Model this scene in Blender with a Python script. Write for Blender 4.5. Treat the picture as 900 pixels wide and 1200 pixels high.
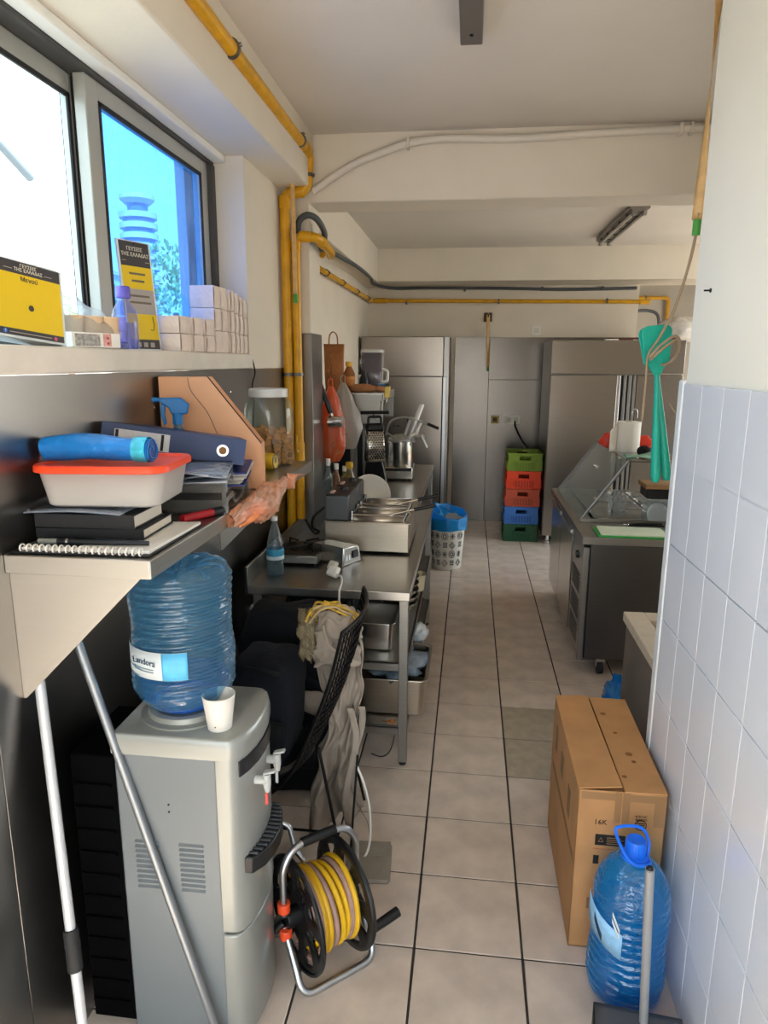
import bpy, bmesh, math, random
from mathutils import Vector, Matrix, Euler, noise
random.seed(7)
for o in list(bpy.data.objects): bpy.data.objects.remove(o)
scene = bpy.context.scene
COL = scene.collection

# ------------------------------------------------------------------ camera
def make_camera():
    f_px, yaw, pitch, roll, H = 812.4, 0.121547, 0.213095, -0.005275, 1.850
    fw = Vector((-math.sin(yaw)*math.cos(pitch), math.cos(yaw)*math.cos(pitch), -math.sin(pitch)))
    r = Vector((math.cos(yaw), math.sin(yaw), 0)); d = fw.cross(r)
    c, s = math.cos(roll), math.sin(roll)
    r2 = c*r + s*d; d2 = -s*r + c*d
    cam = bpy.data.cameras.new('camera'); ob = bpy.data.objects.new('camera', cam); COL.objects.link(ob)
    m = Matrix((r2, -d2, -fw)).transposed().to_4x4(); m.translation = (0, 0, H)
    ob.matrix_world = m
    cam.sensor_fit = 'AUTO'; cam.sensor_width = 36.0; cam.lens = f_px/1200*36.0
    cam.clip_start = 0.02; cam.clip_end = 500
    scene.camera = ob
make_camera()

# ------------------------------------------------------------------ world, sun, daylight openings, exposure
def make_world():
    w = bpy.data.worlds.new('sky'); scene.world = w; w.use_nodes = True
    nt = w.node_tree; nt.nodes.clear()
    tc = nt.nodes.new('ShaderNodeTexCoord'); sp = nt.nodes.new('ShaderNodeSeparateXYZ')
    nt.links.new(tc.outputs['Generated'], sp.inputs[0])
    rp = nt.nodes.new('ShaderNodeValToRGB'); nt.links.new(sp.outputs['Z'], rp.inputs[0])
    e = rp.color_ramp.elements
    e[0].position = 0.0; e[0].color = (0.97, 0.97, 0.94, 1)
    e[1].position = 0.75; e[1].color = (0.62, 0.81, 1.0, 1)
    x = e.new(0.22); x.color = (0.88, 0.96, 1.0, 1)
    bg = nt.nodes.new('ShaderNodeBackground'); bg.inputs['Strength'].default_value = 2.8
    nt.links.new(rp.outputs[0], bg.inputs['Color'])
    out = nt.nodes.new('ShaderNodeOutputWorld'); nt.links.new(bg.outputs[0], out.inputs[0])
make_world()
def make_sun():
    l = bpy.data.lights.new('sun', 'SUN'); l.energy = 14.0; l.angle = 0.01; l.color = (1.0, 0.95, 0.86)
    o = bpy.data.objects.new('sun', l); COL.objects.link(o)
    o.rotation_euler = Vector((-0.36, 0.72, -0.80)).to_track_quat('-Z', 'Y').to_euler()
make_sun()
def portal(name, loc, rot, sx, sy):
    l = bpy.data.lights.new(name, 'AREA'); l.shape = 'RECTANGLE'; l.size = sx; l.size_y = sy
    l.cycles.is_portal = True
    o = bpy.data.objects.new(name, l); COL.objects.link(o); o.location = loc; o.rotation_euler = rot
portal('window_portal', (-1.33, 2.0, 2.31), (0, math.radians(-90), 0), 0.95, 2.6)
portal('doorway_portal', (-0.2, -1.03, 1.25), (math.radians(90), 0, 0), 1.6, 2.5)
portal('far_window_portal', (3.75, 5.9, 1.6), (0, math.radians(90), 0), 2.2, 3.4)
vs = scene.view_settings
vs.view_transform = 'Standard'; vs.look = 'None'; vs.gamma = 1.0; vs.use_curve_mapping = False
vs.exposure = 1.18
scene.cycles.max_bounces = 10; scene.cycles.diffuse_bounces = 6; scene.cycles.glossy_bounces = 5
scene.cycles.transparent_max_bounces = 16; scene.cycles.transmission_bounces = 6
scene.cycles.use_denoising = True; scene.cycles.sample_clamp_indirect = 6.0

# ------------------------------------------------------------------ materials
def lin(h):
    if isinstance(h, str):
        h = h.lstrip('#'); c = [int(h[i:i+2], 16)/255 for i in (0, 2, 4)]
    else: c = list(h)
    return [((x/12.92) if x <= .04045 else ((x+.055)/1.055)**2.4) for x in c] + [1]
MATS = {}
def mat(name, col, rough=.5, metal=0., var=0., scale=8., bump=0., bscale=None, stretch=None, rand=0., spec=.5, coat=0., trans=0., ior=1.45, emit=None, alpha=1., sheen=0.):
    """procedural principled material: noise colour variation, noise bump, per object random shade"""
    if name in MATS: return MATS[name]
    m = bpy.data.materials.new(name); m.use_nodes = True; nt = m.node_tree; N = nt.nodes; L = nt.links
    b = N['Principled BSDF']
    c = lin(col)
    b.inputs['Base Color'].default_value = c; b.inputs['Roughness'].default_value = rough
    b.inputs['Metallic'].default_value = metal; b.inputs['Specular IOR Level'].default_value = spec
    b.inputs['Coat Weight'].default_value = coat; b.inputs['Transmission Weight'].default_value = trans
    b.inputs['IOR'].default_value = ior; b.inputs['Alpha'].default_value = alpha
    if sheen: b.inputs['Sheen Weight'].default_value = sheen
    if emit: b.inputs['Emission Color'].default_value = lin(emit[0]); b.inputs['Emission Strength'].default_value = emit[1]
    tc = mp = None
    if var or bump:
        tc = N.new('ShaderNodeTexCoord'); mp = N.new('ShaderNodeMapping'); L.new(tc.outputs['Object'], mp.inputs[0])
        if stretch: mp.inputs['Scale'].default_value = stretch
    src = None
    if var:
        n = N.new('ShaderNodeTexNoise'); n.inputs['Scale'].default_value = scale; n.inputs['Detail'].default_value = 6
        L.new(mp.outputs[0], n.inputs['Vector'])
        r = N.new('ShaderNodeValToRGB'); L.new(n.outputs['Fac'], r.inputs[0])
        lo = [max(0, x*(1-var)) for x in c[:3]]+[1]; hi = [min(1, x*(1+var)) for x in c[:3]]+[1]
        r.color_ramp.elements[0].position = .3; r.color_ramp.elements[0].color = lo
        r.color_ramp.elements[1].position = .7; r.color_ramp.elements[1].color = hi
        src = r.outputs[0]; L.new(src, b.inputs['Base Color'])
    if rand:
        oi = N.new('ShaderNodeObjectInfo'); hs = N.new('ShaderNodeHueSaturation')
        mr = N.new('ShaderNodeMapRange'); mr.inputs['To Min'].default_value = 1-rand; mr.inputs['To Max'].default_value = 1+rand
        L.new(oi.outputs['Random'], mr.inputs['Value']); L.new(mr.outputs[0], hs.inputs['Value'])
        if src: L.new(src, hs.inputs['Color'])
        else: hs.inputs['Color'].default_value = c
        L.new(hs.outputs[0], b.inputs['Base Color'])
    if bump:
        n2 = N.new('ShaderNodeTexNoise'); n2.inputs['Scale'].default_value = bscale or scale*4; n2.inputs['Detail'].default_value = 4
        L.new(mp.outputs[0], n2.inputs['Vector'])
        bp = N.new('ShaderNodeBump'); bp.inputs['Strength'].default_value = bump; bp.inputs['Distance'].default_value = .01
        L.new(n2.outputs['Fac'], bp.inputs['Height']); L.new(bp.outputs[0], b.inputs['Normal'])
    MATS[name] = m
    return m
def steel(name, col=(.66, .65, .63), rough=.32, stretch=(2, 2, 60), var=.05, bump=.006):
    if name in MATS: return MATS[name]
    m = mat(name, col, rough, 1.0, var, 3.0, bump, 6.0, stretch)
    nt = m.node_tree; N = nt.nodes; L = nt.links; b = N['Principled BSDF']
    tc = N.new('ShaderNodeTexCoord'); n = N.new('ShaderNodeTexNoise'); n.inputs['Scale'].default_value = 2.2; n.inputs['Detail'].default_value = 3
    L.new(tc.outputs['Object'], n.inputs['Vector'])
    mr = N.new('ShaderNodeMapRange'); mr.inputs['To Min'].default_value = rough*.9; mr.inputs['To Max'].default_value = rough*1.12
    L.new(n.outputs['Fac'], mr.inputs['Value']); L.new(mr.outputs[0], b.inputs['Roughness'])
    return m
def clear(name, col, gloss=1.0, diffuse=0., dcol=None, rough=.05, bump=0., bscale=40, stretch=None, ior=1.45, streak=0.):
    """thin clear film or pane: tinted see-through, fresnel gloss and a share of scattering"""
    if name in MATS: return MATS[name]
    m = bpy.data.materials.new(name); m.use_nodes = True; nt = m.node_tree; N = nt.nodes; L = nt.links; N.clear()
    out = N.new('ShaderNodeOutputMaterial')
    tr = N.new('ShaderNodeBsdfTransparent'); tr.inputs[0].default_value = lin(col)
    gl = N.new('ShaderNodeBsdfGlossy'); gl.inputs['Roughness'].default_value = rough; gl.inputs[0].default_value = (gloss, gloss, gloss, 1)
    lw = N.new('ShaderNodeLayerWeight'); lw.inputs['Blend'].default_value = .5      # Schlick reflectance from the facing angle
    pw = N.new('ShaderNodeMath'); pw.operation = 'POWER'; pw.inputs[1].default_value = 5.0; L.new(lw.outputs['Facing'], pw.inputs[0])
    r0 = ((ior-1)/(ior+1))**2
    fr = N.new('ShaderNodeMath'); fr.operation = 'MULTIPLY_ADD'; fr.inputs[1].default_value = 1-r0; fr.inputs[2].default_value = r0; L.new(pw.outputs[0], fr.inputs[0])
    base = tr.outputs[0]
    if diffuse:
        df = N.new('ShaderNodeBsdfDiffuse'); df.inputs[0].default_value = lin(dcol or col)
        tl = N.new('ShaderNodeBsdfTranslucent'); tl.inputs[0].default_value = lin(dcol or col)
        ad = N.new('ShaderNodeMixShader'); ad.inputs[0].default_value = .5; L.new(df.outputs[0], ad.inputs[1]); L.new(tl.outputs[0], ad.inputs[2])
        mx = N.new('ShaderNodeMixShader'); mx.inputs[0].default_value = diffuse
        L.new(base, mx.inputs[1]); L.new(ad.outputs[0], mx.inputs[2]); base = mx.outputs[0]
        if streak:
            tc = N.new('ShaderNodeTexCoord'); mp = N.new('ShaderNodeMapping'); mp.inputs['Scale'].default_value = stretch or (1, 1, 1)
            nz = N.new('ShaderNodeTexNoise'); nz.inputs['Scale'].default_value = bscale; nz.inputs['Detail'].default_value = 5
            L.new(tc.outputs['Object'], mp.inputs[0]); L.new(mp.outputs[0], nz.inputs['Vector'])
            mr = N.new('ShaderNodeMapRange'); mr.inputs['From Min'].default_value = .35; mr.inputs['From Max'].default_value = .75
            mr.inputs['To Min'].default_value = max(0, diffuse-streak); mr.inputs['To Max'].default_value = diffuse+streak
            L.new(nz.outputs['Fac'], mr.inputs['Value']); L.new(mr.outputs[0], mx.inputs[0])
    mg = N.new('ShaderNodeMixShader'); L.new(fr.outputs[0], mg.inputs[0]); L.new(base, mg.inputs[1]); L.new(gl.outputs[0], mg.inputs[2])
    if bump:
        tc = N.new('ShaderNodeTexCoord'); mp = N.new('ShaderNodeMapping'); mp.inputs['Scale'].default_value = stretch or (1, 1, 1)
        nz = N.new('ShaderNodeTexNoise'); nz.inputs['Scale'].default_value = bscale
        L.new(tc.outputs['Object'], mp.inputs[0]); L.new(mp.outputs[0], nz.inputs['Vector'])
        bp = N.new('ShaderNodeBump'); bp.inputs['Strength'].default_value = bump; bp.inputs['Distance'].default_value = .02
        L.new(nz.outputs['Fac'], bp.inputs['Height'])
        L.new(bp.outputs[0], gl.inputs['Normal']); L.new(bp.outputs[0], lw.inputs['Normal'])
    L.new(mg.outputs[0], out.inputs[0])
    MATS[name] = m
    return m

plaster = mat('plaster', '#dad1c1', .85, var=.04, scale=2.5, bump=.06, bscale=60)
plaster_c = mat('ceiling_paint', '#d3cbc0', .9, var=.04, scale=1.5, bump=.05, bscale=40)
white_wall = mat('white_gloss_paint', '#efebdd', .55, var=.02, scale=2, bump=.03, bscale=30)
ST = steel('brushed_steel')
STW = steel('steel_cladding', (.55, .54, .53), .30, (.6, .6, 1.2), .10, .004)
STD = steel('dull_steel', (.56, .55, .53), .42)
STB = steel('bright_steel', (.78, .77, .75), .22)
chrome = mat('chrome', '#d8d8d8', .15, 1.)
alu = mat('aluminium', '#b9bcbf', .35, 1., var=.06, scale=30)
black = mat('black_plastic', '#101114', .45)
blackm = mat('black_metal', '#0c0c0d', .4, .4)
dkrub = mat('dark_rubber', '#1b1c1e', .7)
blackc = mat('black_cloth', '#0e1016', .95, var=.25, scale=40, bump=.3, bscale=300)
whitep = mat('white_plastic', '#e8e6e0', .4)
offwhite = mat('aged_white_plastic', '#cfcabd', .45)
greyp = mat('grey_plastic', '#8d9092', .4)
yellowpipe = mat('yellow_pipe_paint', '#cf9810', .38, var=.14, scale=14, bump=.05)
paperw = mat('white_paper', '#e4e1da', .8)
brownp = mat('brown_paper', '#9a6236', .8, var=.15, scale=12, bump=.4, bscale=30)
card = mat('cardboard', '#b08356', .85, var=.12, scale=6, bump=.1, bscale=60)
cardl = mat('cardboard_light', '#bd8a57', .85, var=.12, scale=7, bump=.1, bscale=60)
tape = mat('packing_tape', '#94704a', .35, var=.06)
ink = mat('black_ink', '#1a1714', .7)

# ------------------------------------------------------------------ geometry helpers
class MB:
    def __init__(s): s.v = []; s.f = []
    def add(s, vs, fs):
        n = len(s.v); s.v += [tuple(p) for p in vs]; s.f += [tuple(i+n for i in q) for q in fs]; return s
    def box(s, x0, x1, y0, y1, z0, z1):
        return s.add([(x0,y0,z0),(x1,y0,z0),(x1,y1,z0),(x0,y1,z0),(x0,y0,z1),(x1,y0,z1),(x1,y1,z1),(x0,y1,z1)],
                     [(0,3,2,1),(4,5,6,7),(0,1,5,4),(1,2,6,5),(2,3,7,6),(3,0,4,7)])
    def hexa(s, p):   # 8 corner points, bottom ring then top ring
        return s.add(p, [(0,3,2,1),(4,5,6,7),(0,1,5,4),(1,2,6,5),(2,3,7,6),(3,0,4,7)])
    def obox(s, c, size, eul=(0,0,0)):
        R = Euler(eul).to_matrix(); h = [x/2 for x in size]; c = Vector(c)
        P = [c + R @ Vector((a*h[0], b*h[1], d*h[2])) for d in (-1,1) for a, b in ((-1,-1),(1,-1),(1,1),(-1,1))]
        return s.hexa(P)
    def prism(s, poly, axis, t0, t1):
        """extrude a polygon; axis x: poly=(y,z); y: (x,z); z: (x,y)"""
        def P(a, b, t): return (t,a,b) if axis == 'x' else ((a,t,b) if axis == 'y' else (a,b,t))
        n = len(poly)
        vs = [P(a,b,t0) for a,b in poly] + [P(a,b,t1) for a,b in poly]
        fs = [tuple(range(n)), tuple(range(2*n-1, n-1, -1))] + [(i, n+i, n+(i+1)%n, (i+1)%n) for i in range(n)]
        return s.add(vs, fs)
    def lathe(s, prof, c=(0,0,0), n=24, fn=None, cap=True, axis='z'):
        vs = []; fs = []
        for i, (r, z) in enumerate(prof):
            for k in range(n):
                a = 2*math.pi*k/n; q = r*(fn(a, z) if fn else 1)
                x, y = q*math.cos(a), q*math.sin(a)
                p = (x, y, z) if axis == 'z' else ((z, x, y) if axis == 'x' else (y, z, x))
                vs.append((c[0]+p[0], c[1]+p[1], c[2]+p[2]))
        m = len(prof)
        for i in range(m-1):
            for k in range(n):
                fs.append((i*n+k, i*n+(k+1)%n, (i+1)*n+(k+1)%n, (i+1)*n+k))
        if cap:
            if prof[0][0] > 1e-6: fs.append(tuple(range(n-1, -1, -1)))
            if prof[-1][0] > 1e-6: fs.append(tuple((m-1)*n+k for k in range(n)))
        return s.add(vs, fs)
    def tube(s, pts, r, n=8, closed=False, cap=True):
        P = [Vector(p) for p in pts]; m = len(P)
        rs = r if isinstance(r, (list, tuple)) else [r]*m
        T = []
        for i in range(m):
            a = P[(i-1) % m] if (closed or i > 0) else P[i]; b = P[(i+1) % m] if (closed or i < m-1) else P[i]
            t = b-a; T.append(t.normalized() if t.length > 1e-9 else Vector((0,0,1)))
        u = T[0].orthogonal().normalized(); vs = []
        for i in range(m):
            u = (u - T[i]*u.dot(T[i]))
            u = u.normalized() if u.length > 1e-6 else T[i].orthogonal().normalized()
            w = T[i].cross(u)
            for k in range(n):
                a = 2*math.pi*k/n; vs.append(P[i] + (u*math.cos(a) + w*math.sin(a))*rs[i])
        fs = []
        for i in range(m if closed else m-1):
            j = (i+1) % m
            for k in range(n): fs.append((i*n+k, i*n+(k+1)%n, j*n+(k+1)%n, j*n+k))
        if cap and not closed: fs += [tuple(range(n-1,-1,-1)), tuple((m-1)*n+k for k in range(n))]
        return s.add(vs, fs)
    def cyl(s, p0, p1, r, n=16): return s.tube([p0, p1], r, n)
    def surf(s, fn, nu, nv, cu=False, cv=False):
        vs = [fn(i/(nu if cu else nu-1), j/(nv if cv else nv-1)) for i in range(nu) for j in range(nv)]
        fs = []
        for i in range(nu if cu else nu-1):
            for j in range(nv if cv else nv-1):
                a, b = (i+1) % nu, (j+1) % nv
                fs.append((i*nv+j, a*nv+j, a*nv+b, i*nv+b))
        return s.add(vs, fs)
    def blob(s, c, r, nu=12, nv=8, amp=0., fr=3., seed=0):
        def fn(u, v):
            a = u*2*math.pi; b = (v-.5)*math.pi
            d = Vector((math.cos(a)*math.cos(b), math.sin(a)*math.cos(b), math.sin(b)))
            k = 1 + amp*noise.noise(d*fr + Vector((seed*7.1, seed*3.3, 0)))
            return (c[0]+d.x*r[0]*k, c[1]+d.y*r[1]*k, c[2]+d.z*r[2]*k)
        return s.surf(fn, nu, nv, cu=True)
    def build(s, name, m, parent=None, smooth=40, bevel=0, solid=0, seg=2, sub=0):
        me = bpy.data.meshes.new(name)
        v = s.v; loc = (0, 0, 0)
        if parent is None:
            xs = [p[0] for p in v]; ys = [p[1] for p in v]; zs = [p[2] for p in v]
            loc = ((min(xs)+max(xs))/2, (min(ys)+max(ys))/2, min(zs))
        elif parent.get('_w') is not None:
            loc = None; o3 = parent['_w']
            v = [(p[0]-o3[0], p[1]-o3[1], p[2]-o3[2]) for p in v]
        if parent is None: v = [(p[0]-loc[0], p[1]-loc[1], p[2]-loc[2]) for p in v]
        me.from_pydata([tuple(p) for p in v], [], s.f); me.validate()
        bm = bmesh.new(); bm.from_mesh(me); bmesh.ops.recalc_face_normals(bm, faces=bm.faces); bm.to_mesh(me); bm.free()
        me.materials.append(m)
        if smooth:
            me.polygons.foreach_set('use_smooth', [True]*len(me.polygons)); me.set_sharp_from_angle(angle=math.radians(smooth))
        ob = bpy.data.objects.new(name, me); COL.objects.link(ob)
        if parent is None: ob.location = loc
        else:
            ob.parent = parent
            if parent.get('_w') is not None: ob['_w'] = list(parent['_w'])
        if solid:
            md = ob.modifiers.new('thickness', 'SOLIDIFY'); md.thickness = solid; md.offset = 0
        if sub:
            md = ob.modifiers.new('smooth', 'SUBSURF'); md.levels = sub; md.render_levels = sub
        if bevel:
            md = ob.modifiers.new('bevel', 'BEVEL'); md.width = bevel; md.segments = seg; md.limit_method = 'ANGLE'; md.angle_limit = math.radians(35)
        return ob
def tag(o, label, cat, group=None):
    o['label'] = label; o['category'] = cat
    if group: o['group'] = group
    return o
def thing(name, label, cat, loc=(0,0,0), rot=(0,0,0), group=None, world=False):
    o = bpy.data.objects.new(name, None); COL.objects.link(o); o.empty_display_size = .05
    o.location = loc; o.rotation_euler = rot if isinstance(rot, (tuple, list)) else (0, 0, rot)
    if world: o['_w'] = list(loc)
    return tag(o, label, cat, group)
def structure(o, label=None):
    o['kind'] = 'structure'
    if label: o['label'] = label
    return o
def sroot(name, loc=(0,0,0)):
    o = bpy.data.objects.new(name, None); COL.objects.link(o); o.location = loc; o['_w'] = list(loc); o['kind'] = 'structure'; return o
def copy_tree(o, parent=None):
    c = o.copy(); COL.objects.link(c); c.parent = parent
    for ch in list(o.children): copy_tree(ch, c)
    return c
def spline(pts, n=8, closed=False):
    """Catmull-Rom through points"""
    P = [Vector(p) for p in pts]; m = len(P); out = []
    for i in range(m if closed else m-1):
        a, b, c, d = (P[(i-1) % m], P[i], P[(i+1) % m], P[(i+2) % m]) if closed else (P[max(i-1, 0)], P[i], P[i+1], P[min(i+2, m-1)])
        for k in range(n):
            t = k/n
            out.append(.5*((2*b) + (c-a)*t + (2*a-5*b+4*c-d)*t*t + (3*b-a-3*c+d)*t**3))
    if not closed: out.append(P[-1])
    return out
def fillet(pts, r=.03, n=4):
    """round the inner corners of a polyline"""
    P = [Vector(p) for p in pts]; out = [P[0]]
    for i in range(1, len(P)-1):
        a = (P[i-1]-P[i]); b = (P[i+1]-P[i]); q = min(r, a.length*.45, b.length*.45)
        A = P[i]+a.normalized()*q; B = P[i]+b.normalized()*q
        for k in range(n+1):
            t = k/n; out.append((1-t)**2*A + 2*t*(1-t)*P[i] + t*t*B)
    out.append(P[-1]); return out
TXT = {}
def text(name, body, size, m, parent, loc, rot, ext=.0006, align='CENTER', sx=1.):
    cu = bpy.data.curves.new('t', 'FONT'); cu.body = body; cu.size = size; cu.extrude = ext; cu.align_x = align; cu.align_y = 'CENTER'; cu.resolution_u = 2
    to = bpy.data.objects.new('t', cu); COL.objects.link(to)
    dg = bpy.context.evaluated_depsgraph_get(); me = bpy.data.meshes.new_from_object(to.evaluated_get(dg))
    bpy.data.objects.remove(to); bpy.data.curves.remove(cu)
    me.name = name; me.materials.clear(); me.materials.append(m)
    o = bpy.data.objects.new(name, me); COL.objects.link(o); o.parent = parent
    o.location = loc; o.rotation_euler = rot; o.scale = (sx, 1, 1)
    return o
# ================================================================== the setting
XL, XR, YB, ZC = -1.04, 0.648, 8.20, 3.02     # left wall face, right tiled wall face, back wall, ceiling
YC = 3.92                                      # face of the cross beam and column
# ---- floor: dark grout bed with ceramic tiles
tile_m = mat('floor_tile', '#cfc0b2', .28, var=.17, scale=7, bump=.02, bscale=30, rand=.045)
tile_old = mat('old_floor_tile', '#ab9f8c', .4, var=.14, scale=18, bump=.03, bscale=60)
grout_m = mat('dark_grout', '#3b342f', .9, var=.2, scale=20)
fl = structure(MB().box(-1.4, 3.8, -6.0, 9.3, -.12, -.004).build('floor', grout_m, smooth=0))
TX, TY, tx0, ty0 = .345, .3333, -.1254, 1.892
tm = None
def tile_mesh(name, w, d, m):
    ob = MB().box(-w/2, w/2, -d/2, d/2, -.006, 0).build(name, m, fl, bevel=.0015, seg=1); return ob
first = tile_mesh('tile', TX-.008, TY-.007, tile_m)
old = tile_mesh('tile', TX-.008, TY-.007, tile_old)
flz = -fl.location.z
def put(ob, x, y): ob.location = (x-fl.location.x, y-fl.location.y, flz)
n = 0
rest = MB()
for k in range(-16, 19):
    for i in range(-4, 11):
        x = tx0+(i+.5)*TX; y = ty0+(k+.5)*TY
        if x < XL+.02 and y < YC: continue
        if x > 3.7: continue
        if i == 1 and k in (3, 4):
            o = old if k == 3 else old.copy()
            if k == 4: COL.objects.link(o)
            put(o, x, y); continue
        if (i <= 2 and k >= -3) or (i <= 5 and k >= 12):
            o = first if n == 0 else first.copy()
            if n: COL.objects.link(o)
            n += 1; put(o, x, y)
        else:
            rest.box(x-TX/2+.004-fl.location.x, x+TX/2-.004-fl.location.x, y-TY/2+.0035-fl.location.y, y+TY/2-.0035-fl.location.y, flz-.006, flz)
r_ = rest.build('tile', tile_m, fl); r_['kind'] = 'stuff'

# ---- left wall: brick below and beside the windows, steel cladding, sill, window
def wall_left():
    o = sroot('wall_left', (XL, 1.0, 0))
    m = MB()
    m.box(-1.36, XL-.004, -1.1, YC+.3, -.1, 1.80)                    # below the sill
    m.box(-1.36, XL, 3.25, YC+.3, 1.80, 2.745)                        # pier at the far end
    m.box(-1.36, XL, -1.1, .55, 1.80, 2.745)                          # near pier
    m.build('wall_body', plaster, o, smooth=0)
    for y0, y1 in ((-.99, -.10), (-.097, 1.307), (1.310, 3.90)):
        MB().box(XL-.004, XL+.004, y0, y1, .0, 1.815).build('steel_panel', STW, o, bevel=.001)
    m = MB()
    for y, z in ((1.5, 1.5), (1.47, .62), (2.2, 1.70), (2.95, 1.72), (1.42, 1.27)): m.lathe([(0, 0), (.006, .0), (.006, .002), (.003, .004), (0, .004)], (XL+.004, y, z), 8, axis='x')
    m.build('rivet', chrome, o)
wall_left()
sill = structure(MB().box(-1.36, XL+.012, .5, 3.27, 1.816, 1.884).build('trim_1', mat('sill_paint', '#d9d2c6', .6, var=.07, scale=9, bump=.06), bevel=.006))
lb = structure(MB().box(-1.36, -.87, -1.1, YC+.01, 2.745, ZC+.01).build('trim_2', plaster, bevel=.008))
lb['label'] = 'white plastered beam over the window carrying the yellow pipe'

def window_frame(y0, y1, x0, x1, z0, z1, w, fm, gm, root, wt=.05):
    s = MB()
    s.box(x0, x1, y0, y0+w, z0, z1); s.box(x0, x1, y1-w, y1, z0, z1)
    s.box(x0, x1, y0+w, y1-w, z1-wt, z1); s.box(x0, x1, y0+w, y1-w, z0, z0+wt)
    f = s.build('window_frame', fm, root, bevel=.004)
    g = MB().box((x0+x1)/2-.003, (x0+x1)/2+.003, y0+w-.005, y1-w+.005, z0+wt-.005, z1-wt+.005).build('pane', gm, root)
    b = MB(); q = .012                                              # black rubber gasket
    b.box(x1-.004, x1+.002, y0+w-.003, y0+w+q, z0+wt, z1-wt); b.box(x1-.004, x1+.002, y1-w-q, y1-w+.003, z0+wt, z1-wt)
    b.box(x1-.004, x1+.002, y0+w, y1-w, z1-wt-q, z1-wt+.003); b.box(x1-.004, x1+.002, y0+w, y1-w, z0+wt-.003, z0+wt+q)
    b.build('gasket', dkrub, root)
def window():
    o = sroot('window_1', (-1.24, 2.0, 1.884))
    fm = mat('window_aluminium', '#a9a9a3', .45, .25, var=.05, scale=4)
    fd = mat('window_track', '#4c4a47', .5, .3)
    g1 = clear('clear_glass', '#f2fbff', 1., ior=1.35)
    g2 = clear('dusty_blue_glass', '#86b6ee', 1., .10, '#b9d0ea', .05, streak=.12, bscale=7, stretch=(1, 9, .8), ior=1.35)
    # fixed outer track
    t = MB(); t.box(-1.30, -1.19, .5, 3.25, 1.884, 1.905); t.box(-1.30, -1.175, .5, 3.25, 2.705, 2.745); t.box(-1.30, -1.17, 3.205, 3.25, 1.9, 2.705)
    t.build('track', fd, o, bevel=.004)
    window_frame(.52, 2.30, -1.275, -1.245, 1.905, 2.705, .10, fm, g1, o, .06)
    window_frame(2.20, 3.20, -1.230, -1.190, 1.905, 2.705, .075, fm, g2, o, .06)
    MB().box(-1.285, -1.240, 2.215, 2.235, 1.905, 2.70).build('seal_strip', dkrub, o)
    MB().box(-1.175, -1.12, .5, 3.25, 2.715, 2.745).build('blind_track', whitep, o, bevel=.006)
window()

# ---- right wall: white plaster above, portrait tiles below
def wall_right():
    o = sroot('wall_right', (XR+.1, 0, 0))
    MB().box(XR+.012, XR+.17, -1.1, 2.30, -.1, 1.785).build('tile_bed', mat('wall_grout', '#1c1c1e', .9), o, smooth=0)
    MB().box(XR+.010, XR+.17, -1.1, 2.27, 1.785, ZC+.01).build('plaster_face', white_wall, o, bevel=.006)
    MB().box(XR+.001, XR+.17, 2.268, 2.315, 0, 1.80).build('edge_trim', mat('edge_trim_paint', '#dfe2e2', .4, var=.05, scale=12), o, bevel=.006)
    wt = mat('wall_tile', '#dfe3ea', .16, var=.025, scale=3, rand=.03, coat=.2)
    PZ, PY = .257, .175; zs = [1.787-.2535, 1.283, 1.026, .769, .512, .255, -.002]
    first = None
    for r, z0 in enumerate(zs):
        for c in range(18):
            y1 = 2.262-c*PY
            if first is None:
                first = MB().box(XR+.1, XR+.109, -(PY-.0042), 0, .0026, PZ-.0014).build('tile', wt, o, bevel=.0008, seg=1); t = first
            else: t = first.copy(); COL.objects.link(t)
            t.location = (XR+.004-(XR+.1), y1, z0)
wall_right()
nail = tag(MB().lathe([(0,0),(.006,0),(.006,-.004),(.0025,-.005),(.0025,-.02),(0,-.02)], (XR+.011, 2.12, 2.05), 10, axis='x').build('nail', blackm), 'small dark nail in the white wall above the tiles', 'nail')

# ---- ceiling, beams, column
structure(MB().box(-1.4, 3.8, -1.1, 9.3, ZC, ZC+.15).build('ceiling', plaster_c, smooth=0))
b1 = structure(MB().box(-1.22, 3.7, YC, YC+.26, 2.685, ZC+.01).build('trim_3', plaster, bevel=.008)); b1['label'] = 'white cross beam under the ceiling'
b2 = structure(MB().box(-1.22, 3.7, 7.70, YB+.1, 2.69, ZC+.01).build('trim_4', plaster, bevel=.006)); b2['label'] = 'white beam above the back wall'
b3 = structure(MB().box(-1.40, -1.02, YC+.2, YB, 2.68, ZC+.01).build('trim_5', plaster, bevel=.006)); b3['label'] = 'white beam along the left side of the back room'
def column():
    o = sroot('wall_column', (-1.0, 4.05, 0))
    MB().box(-1.40, -.895, YC, YC+.26, 0, 2.70).build('plaster_face', plaster, o, bevel=.006)
    MB().box(-1.38, -.890, YC-.005, YC+.265, .0, 2.005).build('steel_panel', STW, o, bevel=.002)
column()
wb = structure(MB().box(-1.40, -1.20, YC+.26, YB+.2, -.1, ZC).build('wall_left_back', plaster, smooth=0))
MB().box(-1.205-wb.location.x, -1.192-wb.location.x, YC+.27-wb.location.y, YB-wb.location.y, .1, 1.55+.1).build('steel_panel', STW, wb, bevel=.002)
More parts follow.
